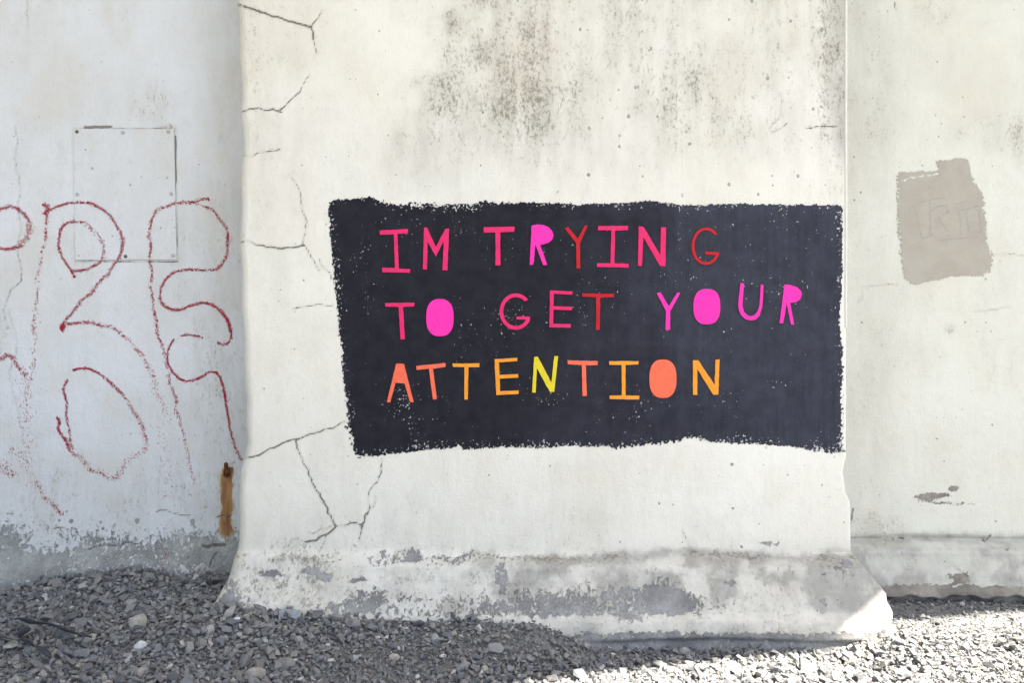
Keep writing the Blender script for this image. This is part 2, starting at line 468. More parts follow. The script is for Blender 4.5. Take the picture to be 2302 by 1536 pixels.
def surf_attrs(X, Y, Z, which):
    U = CU + X / Y * F; V = CV + (CZ - Z) / Y * F
    z0 = np.zeros(U.shape)
    U0, V0 = U, V
    U = U + (fbm(U0 / 13, V0 / 13, 201, 3) - .5) * 30 * sstep(1080, 1200, V0); V = V + (fbm(U0 / 13 + 50, V0 / 13, 211, 3) - .5) * 16 * sstep(1080, 1200, V0)
    dirt, peel, rust, soft = z0 + .10 + .22 * sstep(.42, .68, fbm(U0 / 90, V0 / 130, 221, 4)), z0.copy(), z0.copy(), z0.copy()
    speck = z0 + .7
    n1 = fbm(U / 60, V / 60, 70, 4); n2 = fbm(U / 150, V / 150, 80, 4); ns = fbm(U / 22, V / 300, 90, 3)
    if which == 'pillar':
        top = 1 - sstep(180, 470, V + (n2 - .5) * 260)
        left_edge = sstep(-30, 110, (U - 985) + np.maximum(V - 60, -60) * .42 + (n1 - .5) * 160)
        right_fall = 1 - .35 * sstep(1150, 1700, U)
        dirt = np.maximum(dirt, top * left_edge * right_fall * (.40 + .68 * ns) * (.58 + .8 * n1))
        dirt += blob(U, V, 1090, 150, 120, 220, .22) * (.4 + n1) + blob(U, V, 620, 60, 130, 130, .30) + blob(U, V, 560, 250, 60, 260, .16)
        dirt += blob(U, V, 1880, 170, 60, 300, .4) + blob(U, V, 1200, 290, 150, 130, .3) + blob(U, V, 1580, 250, 150, 150, .3)
        dirt += blob(U, V, 1420, 1060, 200, 90, .22) + blob(U, V, 1290, 1180, 90, 60, .38) + blob(U, V, 700, 760, 60, 60, .2)
        dirt += blob(U, V, 560, 620, 70, 500, .12) + sstep(1190, 1240, V) * .25
        dirt += blob(U, V, 750, 1200, 160, 60, .3) + blob(U, V, 700, 1310, 200, 60, .22)
        soft = sstep(1845, 1900, U + (n1 - .5) * 30) * (1 - sstep(330, 400, V)) * .55
        soft += top * left_edge * .16 * (.4 + ns) * (.4 + 1.1 * n1) + blob(U, V, 1050, 380, 500, 120, .12)
        # moulding: ledge line painted dark with recess shade and grime, grey smears on the foot
        ledge = 1248 + 6 * np.sin(U / 90) + (n1 - .5) * 12
        soft += np.exp(-((V - ledge - 4) / 11) ** 2) * (.6 + .6 * n1) * sstep(1180, 1330, U)
        wide = 1 - sstep(800, 1250, U)
        foot = sstep(1240 - 10 * wide, 1262 + 50 * wide, V + (n1 - .5) * (24 + 90 * wide)) * (1 - .35 * wide)
        soft += foot * (.22 + .85 * sstep(.42, .68, n1)) * sstep(700, 1000, U) * .85 * (1 - .6 * sstep(1370, 1385, V))
        soft += foot * blob(U, V, 1880, 1310, 110, 70, .55) * (.5 + n1)
        dirt += foot * (.06 + .30 * n1) * (1 - .5 * sstep(1365, 1385, V)) * (1 - .45 * sstep(1300, 1500, U)) + np.exp(-((V - ledge - 3) / 7) ** 2) * .9 * sstep(.42, .62, n1)
        # lost paint
        t = 1 - sstep(1480, 1600, U)
        band = sstep(1300 + (n2 - .5) * 60, 1345, V) * (1 - sstep(1384, 1396, V)) * sstep(740, 900, U) * t
        peel = band * .39 + blob(U, V, 1330, 1345, 190, 45, .16) + blob(U, V, 1180, 1375, 130, 25, .16) + blob(U, V, 760, 1375, 70, 26, .5) + blob(U, V, 830, 1345, 40, 30, .4)
        peel += blob(U, V, 860, 1258, 60, 20, .47) + blob(U, V, 925, 1245, 20, 16, .6) + blob(U, V, 985, 1262, 70, 20, .47) + blob(U, V, 1075, 1250, 50, 16, .36) + blob(U, V, 1128, 1290, 12, 45, .6)
        peel += blob(U, V, 1170, 1255, 40, 8, .5) + blob(U, V, 610, 1292, 20, 10, .75) + blob(U, V, 700, 1285, 22, 11, .7) + blob(U, V, 735, 1297, 20, 9, .75) + blob(U, V, 805, 1306, 22, 8, .7)
        peel += blob(U, V, 540, 1355, 40, 26, .48) + blob(U, V, 515, 1330, 22, 40, .48) + blob(U, V, 640, 1310, 120, 30, .30) + blob(U, V, 1500, 1330, 60, 40, .42) + blob(U, V, 1560, 1360, 120, 30, .36)
        peel += blob(U, V, 1645, 1308, 12, 14, .8) + blob(U, V, 1730, 1224, 26, 7, .62) + blob(U, V, 1666, 1228, 7, 5, .7) + blob(U, V, 1855, 1355, 11, 8, .7) + blob(U, V, 1905, 1267, 16, 9, .75) + blob(U, V, 1880, 1278, 24, 16, .42) + blob(U, V, 1848, 1290, 14, 7, .7)
        peel += blob(U, V, 1420, 1397, 40, 8, .45) + blob(U, V, 2010, 1350, 18, 50, .36)
        peel += sstep(1416, 1430, V) * .7 * sstep(1250, 1330, U)
        peel = np.where(V < 1215, 0, peel)
        peel = np.where((V > 1215) & (peel < .16), .16 * foot, peel)
        speck = .65 + .5 * sstep(1240, 1000, V) * sstep(1000, 1400, U)
        c = crack_attr(U0, V0, Y, CR[:N_PILLAR_CR])
    elif which == 'left':
        dirt += blob(U, V, 345, 235, 50, 50, .55) + sstep(380, 500, U) * .18 + blob(U, V, 240, 1130, 330, 110, .35)
        dirt += blob(U, V, 375, 290, 25, 14, .7) + blob(U, V, 460, 750, 120, 500, .16) + blob(U, V, 0, 740, 26, 60, .5)
        soft = sstep(420, 530, U) * .22  # painted corner shade, darker towards the pillar
        edge = 1212 + (n1 - .5) * 60 - 28 * (1 - sstep(0, 140, U)) - 8 * sstep(330, 520, U)
        peel = .27 * sstep(edge - 110, edge - 10, V) + .36 * sstep(edge - 22, edge + 30, V)
        peel -= blob(U, V, 110, 1225, 70, 22, .25) + blob(U, V, 420, 1290, 110, 18, .12)
        peel = peel * (.82 + .36 * n1)
        peel = np.where(V < 1060, 0, peel)
        soft += sstep(edge, edge + 30, V) * (.15 + .5 * sstep(380, 480, U))
        U = U0; V = V0; cx = 511 + (fbm(V / 30, U * 0, 6, 3) - .5) * 8 - 3 * sstep(1100, 1200, V)
        core = (1 - sstep(4, 17, np.abs(U - cx))) * sstep(1046, 1056, V) * (1 - sstep(1180, 1225, V))
        halo = (1 - sstep(12, 40, np.abs(U - 509))) * sstep(1040, 1056, V) * (1 - sstep(1190, 1222, V))
        rust = core * (.80 - .42 * sstep(1130, 1215, V)) + halo * .27
        rust += blob(U, V, 512, 1200, 20, 26, .3)
        speck = .55 + 1.3 * sstep(1050, 1180, V)
        c = crack_attr(U0, V0, Y, CR[N_PILLAR_CR:N_LEFT_CR])
    else:
        dirt += blob(U, V, 1945, 260, 70, 330, .30) * (.4 + n1) + blob(U, V, 2220, 300, 90, 50, .35) + blob(U, V, 2290, 320, 22, 60, .5)
        dirt += blob(U, V, 1950, 950, 70, 300, .22) + blob(U, V, 2250, 820, 60, 80, .3) + blob(U, V, 1960, 1190, 90, 40, .5)
        dirt += blob(U, V, 2135, 740, 14, 14, .8) + blob(U, V, 2110, 20, 60, 40, .35) + blob(U, V, 2260, 250, 60, 80, .2)
        soft = (1 - sstep(1960, 2060, U)) * .14  # corner shade painted in beside the pillar, fading outwards
        line = 1214 + 3 * np.sin(U / 50)  # crease line: recess shade painted into the tones below, with grime
        soft += np.exp(-((V - line) / 13) ** 2) * (.5 + .5 * n1) + sstep(1222, 1236, V) * (.42 + .75 * sstep(.40, .66, n1)) * .95
        dirt += np.exp(-((V - line) / 6) ** 2) * 1.0 * sstep(.38, .6, n1) + sstep(1222, 1240, V) * .2
        pp = [(2133, 1292), (2160, 1286), (2180, 1299), (2182, 1314), (2136, 1316)]
        ins = poly_inside(U, V, pp)
        peel = blob(U, V, 2083, 1118, 34, 9, .66) + blob(U, V, 2110, 1114, 36, 7, .6) + blob(U, V, 2142, 1100, 13, 9, .72) + blob(U, V, 2150, 1133, 60, 5, .42) + blob(U, V, 2090, 1130, 40, 5, .45)
        peel = peel + ins * .9 + blob(U, V, 2270, 1237, 10, 5, .7)
        e2 = 1318 + (fbm(U / 9, V / 60, 99, 2) - .5) * 12
        peel = np.maximum(peel, sstep(e2 - 4, e2 + 4, V) * .95)
        rust = 0 * U
        speck = .8 + 0 * U
        c = crack_attr(U0, V0, Y, CR[N_LEFT_CR:])
    return dict(dirt=np.clip(dirt, 0, 1.15), peel=peel, crack=c, rust=rust, soft=np.clip(soft, 0, 1), speck=speck)

def add_box_np(V, Fc, A, b):
    v, f = box_vf(*b)
    n = len(V); V = np.vstack([V, v]); Fc = np.vstack([Fc, np.array(f) + n])
    A = {k: np.concatenate([a.ravel(), np.full(8, .05 if k == 'crack' else 0.)]) for k, a in A.items()}
    return V, Fc, A

def wall_section(name, xs, yfun, which, mat, label, loc):
    X, Z = np.meshgrid(xs, zrow)
    Y = yfun(X, Z)
    A = surf_attrs(X, Y, Z, which)
    V = np.stack([X, Y, Z], -1).reshape(-1, 3); Fc = grid_faces(len(zrow), len(xs))
    V, Fc, A = add_box_np(V, Fc, A, (xs[0], xs[-1], YW + .03, YW + .33, -.15, 3.5))
    r = empty(name, loc)
    tag(r, label, 'wall')
    zsplit = .178 if which == 'right' else .17
    fz = V[Fc][:, :, 2].mean(1)
    allf = Fc
    isfoot = (fz < zsplit) & (np.arange(len(Fc)) < len(Fc) - 6)
    for nm, sel in (('wall_face', ~isfoot), ('plinth', isfoot)):
        f = allf[sel]; used = np.unique(f); mp = np.full(len(V), -1); mp[used] = np.arange(len(used))
        make_mesh(nm, V[used], mp[f], mat, r, {k: a[used] for k, a in A.items()})
    return r

xl = np.concatenate([[-8, -5, -3, -2.3], np.arange(-1.95, -.70, .005)])
wall_section('rendered_wall', xl, left_y, 'left', M_left, 'cool white rendered wall left of the pillar, scrawled with red graffiti above a bare grey foot', (-1.4, YW, 0))
xr = np.concatenate([np.arange(.84, 1.95, .005), [2.3, 3, 5, 8]])
wall_section('rendered_wall', xr, right_y, 'right', M_right, 'cream rendered wall right of the pillar, carrying the beige square paint patch', (1.5, YW, 0))

# pillar: columns run round the section, rows go up
def left_edge_x(z):
    V = CV + (CZ - z) / YF * F
    u = np.interp(V, [-2000, 0, 150, 300, 420, 540, 700, 900, 1000, 1060, 1150, 1240, 1290, 1350, 1420], [526, 527, 532, 538, 534, 532, 537, 545, 549, 532, 531, 528, 518, 488, 478])
    return PX(u + 1.5 * np.sin(V / 23.) + 2 * (fbm(V / 40, V * 0, 3, 3) - .5), YF)
def right_edge_x(z):
    V = CV + (CZ - z) / YF * F
    u = np.interp(V, [-2000, 0, 650, 900, 1030, 1060, 1110, 1130, 1240, 1270, 1320, 1440], [1903, 1904, 1903, 1904, 1903, 1896, 1903, 1912, 1914, 1930, 1968, 1955])
    return PX(u + 2 * (fbm(V / 18, V * 0 + 4, 5, 3) - .5) * sstep(500, 800, V), YF)
nc_front = 345
tt = np.linspace(0, 1, nc_front)
rows = []
for z in zrow:
    xe0, xe1 = float(left_edge_x(z)), float(right_edge_x(z))
    ch = .026
    y0 = float(pillar_y(np.array(xe0 + ch), np.array(z))); y1 = float(pillar_y(np.array(xe1 - .006), np.array(z)))
    lx = np.array([xe0 + .02, xe0 + .012, xe0 + .002, xe0, xe0 + .004, xe0 + .014])
    ly = np.array([YW + .1, y0 + .20, y0 + .09, y0 + .040, y0 + .020, y0 + .007])
    xf = xe0 + ch + (xe1 - .007 - xe0 - ch) * tt
    yf = pillar_y(xf, np.full_like(xf, z))
    # side face of the foot on the right slopes outwards towards the wall
    so_ = .065 * float(sstep(.20, .0, z)) 
    lump = (float(fbm(np.array(z * 22.), np.array(2.2), 8, 3)) - .5) * .012 * float(sstep(.22, .1, z))
    rx = np.array([xe1 - .002, xe1 + .0, xe1 + so_ * .35 + lump, xe1 + so_ * .7 + lump, xe1 + so_ + lump, xe1 + so_ + lump, xe1 + so_ * .9])
    ry = np.array([y1 + .0015, y1 + .007, y1 + .04, y1 + .08, y1 + .13, y1 + .18, YW + .1])
    rows.append(np.stack([np.concatenate([lx, xf, rx]), np.concatenate([ly, yf, ry]), np.full(nc_front + 13, z)], -1))
P = np.array(rows)
A = surf_attrs(P[..., 0], P[..., 1], P[..., 2], 'pillar')
A = {k: a.ravel() for k, a in A.items()}
V = P.reshape(-1, 3); Fc = grid_faces(P.shape[0], P.shape[1])
pillar = empty('pillar', (.08, YF, 0))
tag(pillar, 'broad white rendered pillar standing forward of the walls, with the black painted rectangle on it', 'pillar')
fz = V[Fc][:, :, 2].mean(1)
for nm, sel in (('shaft', fz >= .205), ('plinth', fz < .205)):
    f = Fc[sel]; used = np.unique(f); mp = np.full(len(V), -1); mp[used] = np.arange(len(used))
    o = make_mesh(nm, V[used], mp[f], M_pillar, pillar, {k: a[used] for k, a in A.items()})
    if nm == 'plinth': o['label'] = 'flared foot of the pillar with grey patches where the paint is lost'
# bright bead of mortar down the right arris
zb = np.arange(.84, 3.5, .02)
bx = right_edge_x(zb) - .002 + (fbm(zb * 14, zb * 0, 77, 2) - .5) * .0008
bv = []; 
for z, x in zip(zb, bx):
    y = float(pillar_y(np.array(x), np.array(z)))
    w = .0042
    bv += [(x - w, y + .0005, z), (x - w * .5, y - .003, z), (x + w * .5, y - .003, z), (x + w, y + .002, z)]
M_bead = simple('bead_paint', (.76, .745, .68), (.70, .69, .62), 40)
make_mesh('corner_bead', np.array(bv), grid_faces(len(zb), 4), M_bead, pillar)

# ------------------------------------------------------------------ unseen slab overhead, its edge shaped to throw the shadow line
H = 3.5
edge = [(-9, -4.0), (-4, -.9), (-1.5, .95), (-.6, 1.59), (.02, 1.95), (.471, 2.14), (.70, 2.205), (.80, 2.235), (.87, 2.265), (.94, 2.325), (1.02, 2.385), (1.108, 2.424), (1.516, 2.504), (2.4, 2.60), (9, 3.1)]
off = SUN * (H / SUN.z)
top = [(x + off.x, y + off.y) for x, y in edge]
ring = [(-14, 3.0)] + [(-14, top[0][1])] + top + [(14, top[-1][1]), (14, 3.0)]
vs = [(x, y, H) for x, y in ring] + [(x, y, H + .35) for x, y in ring]
n = len(ring)
fs = [tuple(range(n)), tuple(range(2 * n - 1, n - 1, -1))] + [(i, (i + 1) % n, (i + 1) % n + n, i + n) for i in range(n)]
M_deck = simple('deck_concrete', (.42, .42, .41), (.52, .51, .49), 6)
tag(mesh_py('shade_roof', vs, fs, M_deck), kind='structure')

# ------------------------------------------------------------------ black painted rectangle with its cut letters
OUT = [(737, 470), (741, 455), (752, 447), (800, 447), (832, 440), (850, 450), (900, 458), (950, 458), (1010, 460), (1090, 455), (1200, 455), (1300, 458), (1420, 455), (1460, 450), (1530, 460), (1600, 458), (1680, 458), (1760, 460), (1880, 460), (1893, 468),
       (1895, 520), (1893, 600), (1892, 670), (1887, 705), (1893, 760), (1895, 880), (1893, 940), (1895, 1012), (1880, 1019), (1850, 1014), (1800, 1010), (1750, 1003), (1700, 999), (1600, 995), (1550, 987), (1500, 998), (1450, 1003), (1400, 1008), (1300, 1003), (1200, 1008), (1100, 1008), (1042, 1013), (1036, 1002), (1010, 1010), (960, 1012), (890, 1022), (800, 1028),
       (790, 1010), (782, 950), (776, 900), (770, 840), (765, 790), (758, 700), (750, 620), (745, 560), (740, 500)]
def paint_sheet(name, outline, Y, yfun, step, mat, parent, edge_noise, lift=.0012, holes=None, attr_fn=None):
    a = np.array(outline)
    us = np.arange(a[:, 0].min() - 14, a[:, 0].max() + 14, step * F / Y)
    vs_ = np.arange(a[:, 1].max() + 14, a[:, 1].min() - 14, -step * F / Y)
    U, Vv = np.meshgrid(us, vs_)
    X = PX(U, Y); Z = PZ(Vv, Y)
    Yy = yfun(X, Z) - lift
    Uc = (U[:-1, :-1] + U[1:, 1:]) / 2; Vc = (Vv[:-1, :-1] + Vv[1:, 1:]) / 2
    sdist = poly_dist(Uc, Vc, outline, True) * np.where(poly_inside(Uc, Vc, outline), 1, -1)
    mask = edge_noise(Uc, Vc, sdist)
    if holes is not None: mask &= ~holes(Uc, Vc)
    f = grid_faces(*U.shape, mask=mask)
    V = np.stack([X, Yy, Z], -1).reshape(-1, 3)
    used = np.unique(f); mp = np.full(len(V), -1); mp[used] = np.arange(len(used))
    at = attr_fn(U, Vv) if attr_fn else {}
    return make_mesh(name, V[used], mp[f], mat, parent, {k: q.ravel()[used] for k, q in at.items()})

def mural_edge(u, v, d):
    n = (fbm(u / 5, v / 5, 101, 3) - .5) * 15 + (fbm(u / 22, v / 22, 111, 3) - .5) * 9
    rag = 1 + 1.6 * (blob(u, v, 800, 1000, 45, 60) + blob(u, v, 775, 800, 30, 200, .5) + blob(u, v, 930, 460, 80, 26) + blob(u, v, 1110, 460, 45, 18) + blob(u, v, 1420, 1000, 60, 25, .8) + blob(u, v, 1860, 1000, 60, 30, .7) + blob(u, v, 1890, 900, 18, 200, .5) + blob(u, v, 1540, 990, 60, 22, .7))
    return d + n * rag * .55 > 1.0
CR_MURAL = [(jag(zm([(1078, 510), (1070, 700), (1100, 880), (1120, 1000), (1110, 1150), (1120, 1250), (1115, 1350), (1130, 1450)], 3.4125, 500, 350), 1.2, 9, 1), .0),
            (jag([(766, 700), (772, 820), (790, 900), (796, 935)], 1.4, 9, 2), -.4), (jag([(775, 940), (800, 938), (850, 944)], 1.4, 9, 3), -.3)]
def mural_attrs(U, V):
    n = fbm(U / 120, V / 160, 120, 4)
    fade = .75 * sstep(1150, 1750, U + (n - .5) * 500) + .12 + .25 * (1 - sstep(455, 500, V)) * sstep(1250, 1400, U)
    chip = .13 * (1 - sstep(0, 30, poly_dist(U, V, OUT, True))) 
    for (cu, cv, ru, rv, a) in [(1120, 720, 90, 60, .10), (1150, 565, 50, 40, .13), (1200, 890, 60, 15, .16), (1130, 870, 40, 40, .08), (870, 540, 60, 30, .07), (960, 510, 70, 40, .07), (1040, 760, 50, 30, .10), (900, 900, 60, 40, .08),
                                (1590, 510, 80, 20, .09), (1330, 700, 60, 40, .05), (1745, 870, 30, 15, .14), (1400, 900, 60, 30, .08), (1760, 640, 40, 60, .07), (1490, 770, 60, 30, .06), (1240, 900, 30, 14, .14), (1010, 960, 120, 50, .06)]:
        chip = chip + blob(U, V, cu, cv, ru * 1.3, rv * 1.3, a * .42, 1.3)
    return dict(fade=fade, chip=chip, crack=crack_attr(U, V, np.full(U.shape, YF), CR_MURAL))
mural = empty('painted_sign', (.1, YF, .55))
tag(mural, 'black painted rectangle on the white pillar with bright cut letters in three rows', 'painted sign')
paint_sheet('black_paint', OUT, YF, pillar_y, .0024, black_paint(), mural, mural_edge, attr_fn=mural_attrs)

A0 = (2.9533, 720, 420); B0 = (2.9533, 1300, 420)
def arcG(cx, cy, rx, ry, th, tail):
    out = [(cx + rx * math.cos(math.radians(a)), cy - ry * math.sin(math.radians(a))) for a in range(40, 331, 10)]
    inn = [(cx + (rx - th) * math.cos(math.radians(a)), cy - (ry - th) * math.sin(math.radians(a))) for a in range(326, 43, -10)]
    return out + tail + inn
def superell(cx, cy, rx, ry, p=2.5, n=40):
    o = []
    for k in range(n):
        a = 2 * math.pi * k / n; c, s = math.cos(a), math.sin(a)
        o.append((cx + rx * math.copysign(abs(c) ** (2 / p), c), cy + ry * math.copysign(abs(s) ** (2 / p), s)))
    return o
PINK, HOT, RED, SAL, ORA, YEL = 'PINK HOT RED SAL ORA YEL'.split()
COLS = {PINK: ((.76, .026, .15), 'pink'), HOT: ((.92, .035, .42), 'hot pink'), RED: ((.52, .014, .022), 'dark red'),
        SAL: ((.90, .165, .085), 'salmon'), ORA: ((.86, .33, .03), 'orange'), YEL: ((.76, .62, .03), 'yellow')}
LET = [
 ('I', PINK, A0, [(395, 292), (580, 280), (584, 308), (514, 314), (523, 543), (598, 547), (597, 571), (414, 568), (412, 537), (497, 541), (490, 316), (398, 320)]),
 ('M', PINK, A0, [(690, 272), (711, 272), (768, 400), (830, 280), (856, 278), (845, 555), (812, 555), (820, 362), (768, 464), (714, 366), (709, 549), (682, 549)]),
 ('T', PINK, A0, [(1085, 268), (1291, 266), (1288, 298), (1194, 302), (1197, 521), (1163, 523), (1163, 303), (1085, 305)]),
 ('R', HOT, A0, [(1403, 258), (1440, 250), (1480, 254), (1515, 268), (1540, 295), (1548, 322), (1540, 350), (1515, 372), (1485, 381), (1460, 386), (1506, 519), (1480, 521), (1428, 384), (1414, 518), (1390, 518)]),
 ('Y', RED, A0, [(1622, 275), (1645, 267), (1709, 346), (1757, 255), (1774, 262), (1724, 375), (1725, 543), (1701, 543), (1698, 375)]),
 ('I', PINK, B0, [(130, 261), (330, 261), (328, 289), (243, 292), (238, 509), (333, 513), (333, 537), (123, 533), (125, 508), (213, 509), (218, 290), (130, 290)]),
 ('N', PINK, B0, [(400, 264), (430, 266), (543, 455), (547, 270), (580, 270), (577, 528), (543, 528), (430, 335), (421, 527), (394, 525)]),
 ('G', RED, B0, arcG(846, 395, 96, 124, 18, [(937, 436), (835, 430), (845, 451), (903, 454)])),
 ('T', PINK, A0, [(432, 772), (627, 770), (624, 795), (550, 798), (563, 1012), (534, 1015), (521, 798), (433, 796)]),
 ('O', HOT, A0, superell(795, 869, 91, 124)),
 ('G', PINK, A0, arcG(1298, 829, 108, 121, 25, [(1393, 862), (1302, 862), (1303, 881), (1355, 882)])),
 ('E', PINK, A0, [(1525, 688), (1674, 695), (1673, 716), (1550, 710), (1548, 793), (1671, 797), (1670, 820), (1548, 816), (1546, 910), (1663, 912), (1662, 936), (1520, 934)]),
 ('T', RED, B0, [(25, 708), (236, 712), (236, 733), (145, 737), (142, 950), (117, 950), (118, 733), (25, 729)]),
 ('Y', HOT, B0, [(519, 706), (543, 701), (600, 793), (655, 702), (675, 706), (608, 828), (608, 950), (577, 950), (581, 825)]),
 ('O', HOT, B0, superell(852, 796, 89, 118)),
 ('U', HOT, B0, [(1075, 640), (1098, 642), (1088, 790), (1100, 832), (1120, 852), (1143, 860), (1168, 852), (1188, 830), (1200, 790), (1210, 650), (1227, 652), (1219, 800), (1200, 858), (1175, 882), (1143, 888), (1110, 880), (1080, 855), (1065, 820), (1060, 780)]),
 ('R', HOT, B0, [(1366, 650), (1400, 651), (1445, 665), (1475, 690), (1482, 715), (1470, 748), (1440, 767), (1404, 771), (1431, 915), (1411, 915), (1381, 772), (1358, 907), (1334, 905)]),
 ('A', SAL, A0, [(505, 1175), (556, 1176), (620, 1430), (597, 1430), (560, 1306), (500, 1302), (465, 1433), (443, 1430)]),
 ('T', SAL, A0, [(638, 1190), (831, 1170), (832, 1196), (748, 1209), (775, 1410), (749, 1414), (722, 1208), (641, 1217)]),
 ('T', ORA, A0, [(877, 1174), (1057, 1172), (1056, 1198), (984, 1198), (980, 1413), (957, 1413), (957, 1197), (882, 1197)]),
 ('E', ORA, A0, [(1157, 1145), (1308, 1136), (1308, 1158), (1186, 1166), (1190, 1250), (1313, 1244), (1315, 1268), (1192, 1275), (1194, 1358), (1317, 1353), (1317, 1375), (1169, 1384)]),
 ('N', YEL, A0, [(1420, 1130), (1444, 1128), (1534, 1300), (1554, 1124), (1579, 1126), (1553, 1362), (1524, 1362), (1438, 1205), (1430, 1368), (1406, 1366)]),
 ('T', SAL, B0, [(-72, 1152), (129, 1158), (126, 1185), (50, 1185), (56, 1388), (28, 1390), (22, 1184), (-70, 1178)]),
 ('I', ORA, B0, [(205, 1158), (400, 1158), (397, 1180), (313, 1183), (313, 1386), (405, 1388), (403, 1413), (207, 1410), (207, 1387), (288, 1385), (287, 1184), (205, 1182)]),
 ('O', SAL, B0, superell(561, 1275, 90, 128)),
 ('N', ORA, B0, [(760, 1153), (795, 1152), (905, 1317), (909, 1150), (937, 1146), (928, 1380), (895, 1382), (789, 1210), (789, 1382), (760, 1382)]),
]
LM = {k: letter_mat('letter_' + v[1].replace(' ', '_'), v[0]) for k, v in COLS.items()}
ORD = {}
for ch, c, fr, pts in LET:
    q = zm(pts, *fr)
    q = jag(q + [q[0]], .22, 7, len(q) + int(q[0][0]))[:-1]
    ar = sum(q[i][0] * q[(i + 1) % len(q)][1] - q[(i + 1) % len(q)][0] * q[i][1] for i in range(len(q)))
    if ar < 0: q = q[::-1]
    bm = bmesh.new()
    fr_v, bk_v = [], []
    for (u, v) in q:
        x, z = PX(u, YF), PZ(v, YF); y = float(pillar_y(np.array(x), np.array(z)))
        L = mural.location
        fr_v.append(bm.verts.new((x - L.x, y - .0042 - L.y, z - L.z))); bk_v.append(bm.verts.new((x - L.x, y - .0008 - L.y, z - L.z)))
    face = bm.faces.new(fr_v); n = len(q)
    for i in range(n): bm.faces.new((fr_v[i], bk_v[i], bk_v[(i + 1) % n], fr_v[(i + 1) % n]))
    bm.normal_update(); bmesh.ops.triangulate(bm, faces=[face], ngon_method='EAR_CLIP')
    bmesh.ops.recalc_face_normals(bm, faces=bm.faces)
    me = bpy.data.meshes.new('letter'); bm.to_mesh(me); bm.free(); me.materials.append(LM[c])
    o = link(bpy.data.objects.new('letter', me), mural)
    row = 'top' if q[0][1] < 620 else ('middle' if q[0][1] < 780 else 'bottom')
    o['label'] = '%s letter %s in the %s row%s' % (COLS[c][1], ch, row, ', filled solid' if ch == 'O' else '')

# ------------------------------------------------------------------ beige patch on the right wall
PATCH = zm([(512, 432), (600, 418), (700, 410), (780, 408), (800, 400), (782, 350), (800, 340), (850, 335), (910, 330), (920, 320), (1000, 335), (1020, 400), (1040, 480), (1080, 540), (1105, 580), (1112, 700), (1135, 850), (1132, 950), (1175, 1000), (1170, 1080), (1150, 1110), (1100, 1135), (1000, 1140), (900, 1143), (800, 1165), (640, 1195), (605, 1190), (598, 1172), (555, 1165), (545, 1050), (530, 900), (515, 700), (512, 600)], 3.073, 1850, 250)
def patch_mat():
    m = NT('beige_patch_paint', .85)
    c = m.mix(m.step(m.noise(14, 5, .6), .35, .65), (.42, .39, .332), (.385, .355, .30))
    g = m.step(m.math('ADD', m.attr('ghost'), m.math('MULTIPLY', m.math('SUBTRACT', m.noise(190, 4, .7), .5), 1.6)), .34, .62)
    c = m.mix(m.math('MULTIPLY', g, .42), c, (.27, .26, .25))
    m.col(c); m.bump(m.math('ADD', m.noise(140, 5, .65), m.noise(30, 4, .6)), .0025, .8)
    return m.m
GHOST = [zm(p, 3.073, 1850, 250) for p in ([(640, 690), (665, 800), (680, 870)], [(665, 635), (735, 610), (830, 600)], [(735, 620), (740, 720), (738, 850)], [(740, 690), (790, 660), (850, 650), (860, 700), (800, 740), (840, 800), (870, 860)],
         [(925, 640), (980, 625)], [(935, 690), (950, 780), (950, 860)], [(960, 680), (1070, 655)], [(985, 690), (1005, 830), (1095, 835)], [(1075, 690), (1095, 830)], [(820, 890), (940, 880), (1070, 870)], [(690, 880), (760, 850)])]
def patch_attr(U, V):
    d = np.full(U.shape, 1e3)
    for g in GHOST: d = np.minimum(d, poly_dist(U, V, g))
    return dict(ghost=np.exp(-(d / 3.2) ** 2) * .62)
def patch_edge(u, v, d):
    n = (fbm(u / 5, v / 4, 131, 3) - .5) * 14 + (fbm(u / 16, v / 16, 141, 2) - .5) * 6
    side = blob(u, v, 2024, 480, 12, 120, .9) + blob(u, v, 2222, 590, 18, 40, 1.3) + blob(u, v, 2215, 470, 14, 60, .6)
    return d + n * (.5 + side) > .5
def patch_hole(u, v):
    slit = zm([(545, 480), (600, 462), (700, 445), (795, 432)], 3.073, 1850, 250)
    return poly_dist(u, v, slit) + (fbm(u / 6, v / 6, 151, 2) - .5) * 7 < 1.6
pm = paint_sheet('paint_patch', PATCH, YW, right_y, .0024, patch_mat(), None, patch_edge, holes=patch_hole, attr_fn=patch_attr)
tag(pm, 'beige square of covering paint with faint old writing on the cream wall', 'paint patch')

# ------------------------------------------------------------------ access plate
M_screw = simple('screw_paint', (.50, .54, .55), (.38, .40, .41), 200, .6)
M_hole = simple('screw_dirt', (.10, .10, .10), (.17, .165, .16), 200, .8)
PL = [(166, 290), (392, 290), (398, 584), (171, 585)]
def lw(u, v): return PX(u, YW), PZ(v, YW)
plate = empty('access_plate', (lw(282, 585)[0], YW, lw(282, 585)[1]))
tag(plate, 'flat white painted metal cover plate screwed to the graffitied wall', 'cover plate')
bm = bmesh.new()
pv = []
for y in (YW - .0052, YW + .004):
    for (u, v) in PL:
        x, z = lw(u, v); pv.append(bm.verts.new((x - plate.location.x, y - plate.location.y, z - plate.location.z)))
for f in ((0, 1, 2, 3), (4, 7, 6, 5), (0, 4, 5, 1), (1, 5, 6, 2), (2, 6, 7, 3), (3, 7, 4, 0)): bm.faces.new([pv[i] for i in f])
bmesh.ops.recalc_face_normals(bm, faces=bm.faces)
bmesh.ops.bevel(bm, geom=[e for e in bm.edges], offset=.0012, segments=1, affect='EDGES')
me = bpy.data.meshes.new('plate'); bm.to_mesh(me); bm.free(); me.materials.append(M_left)
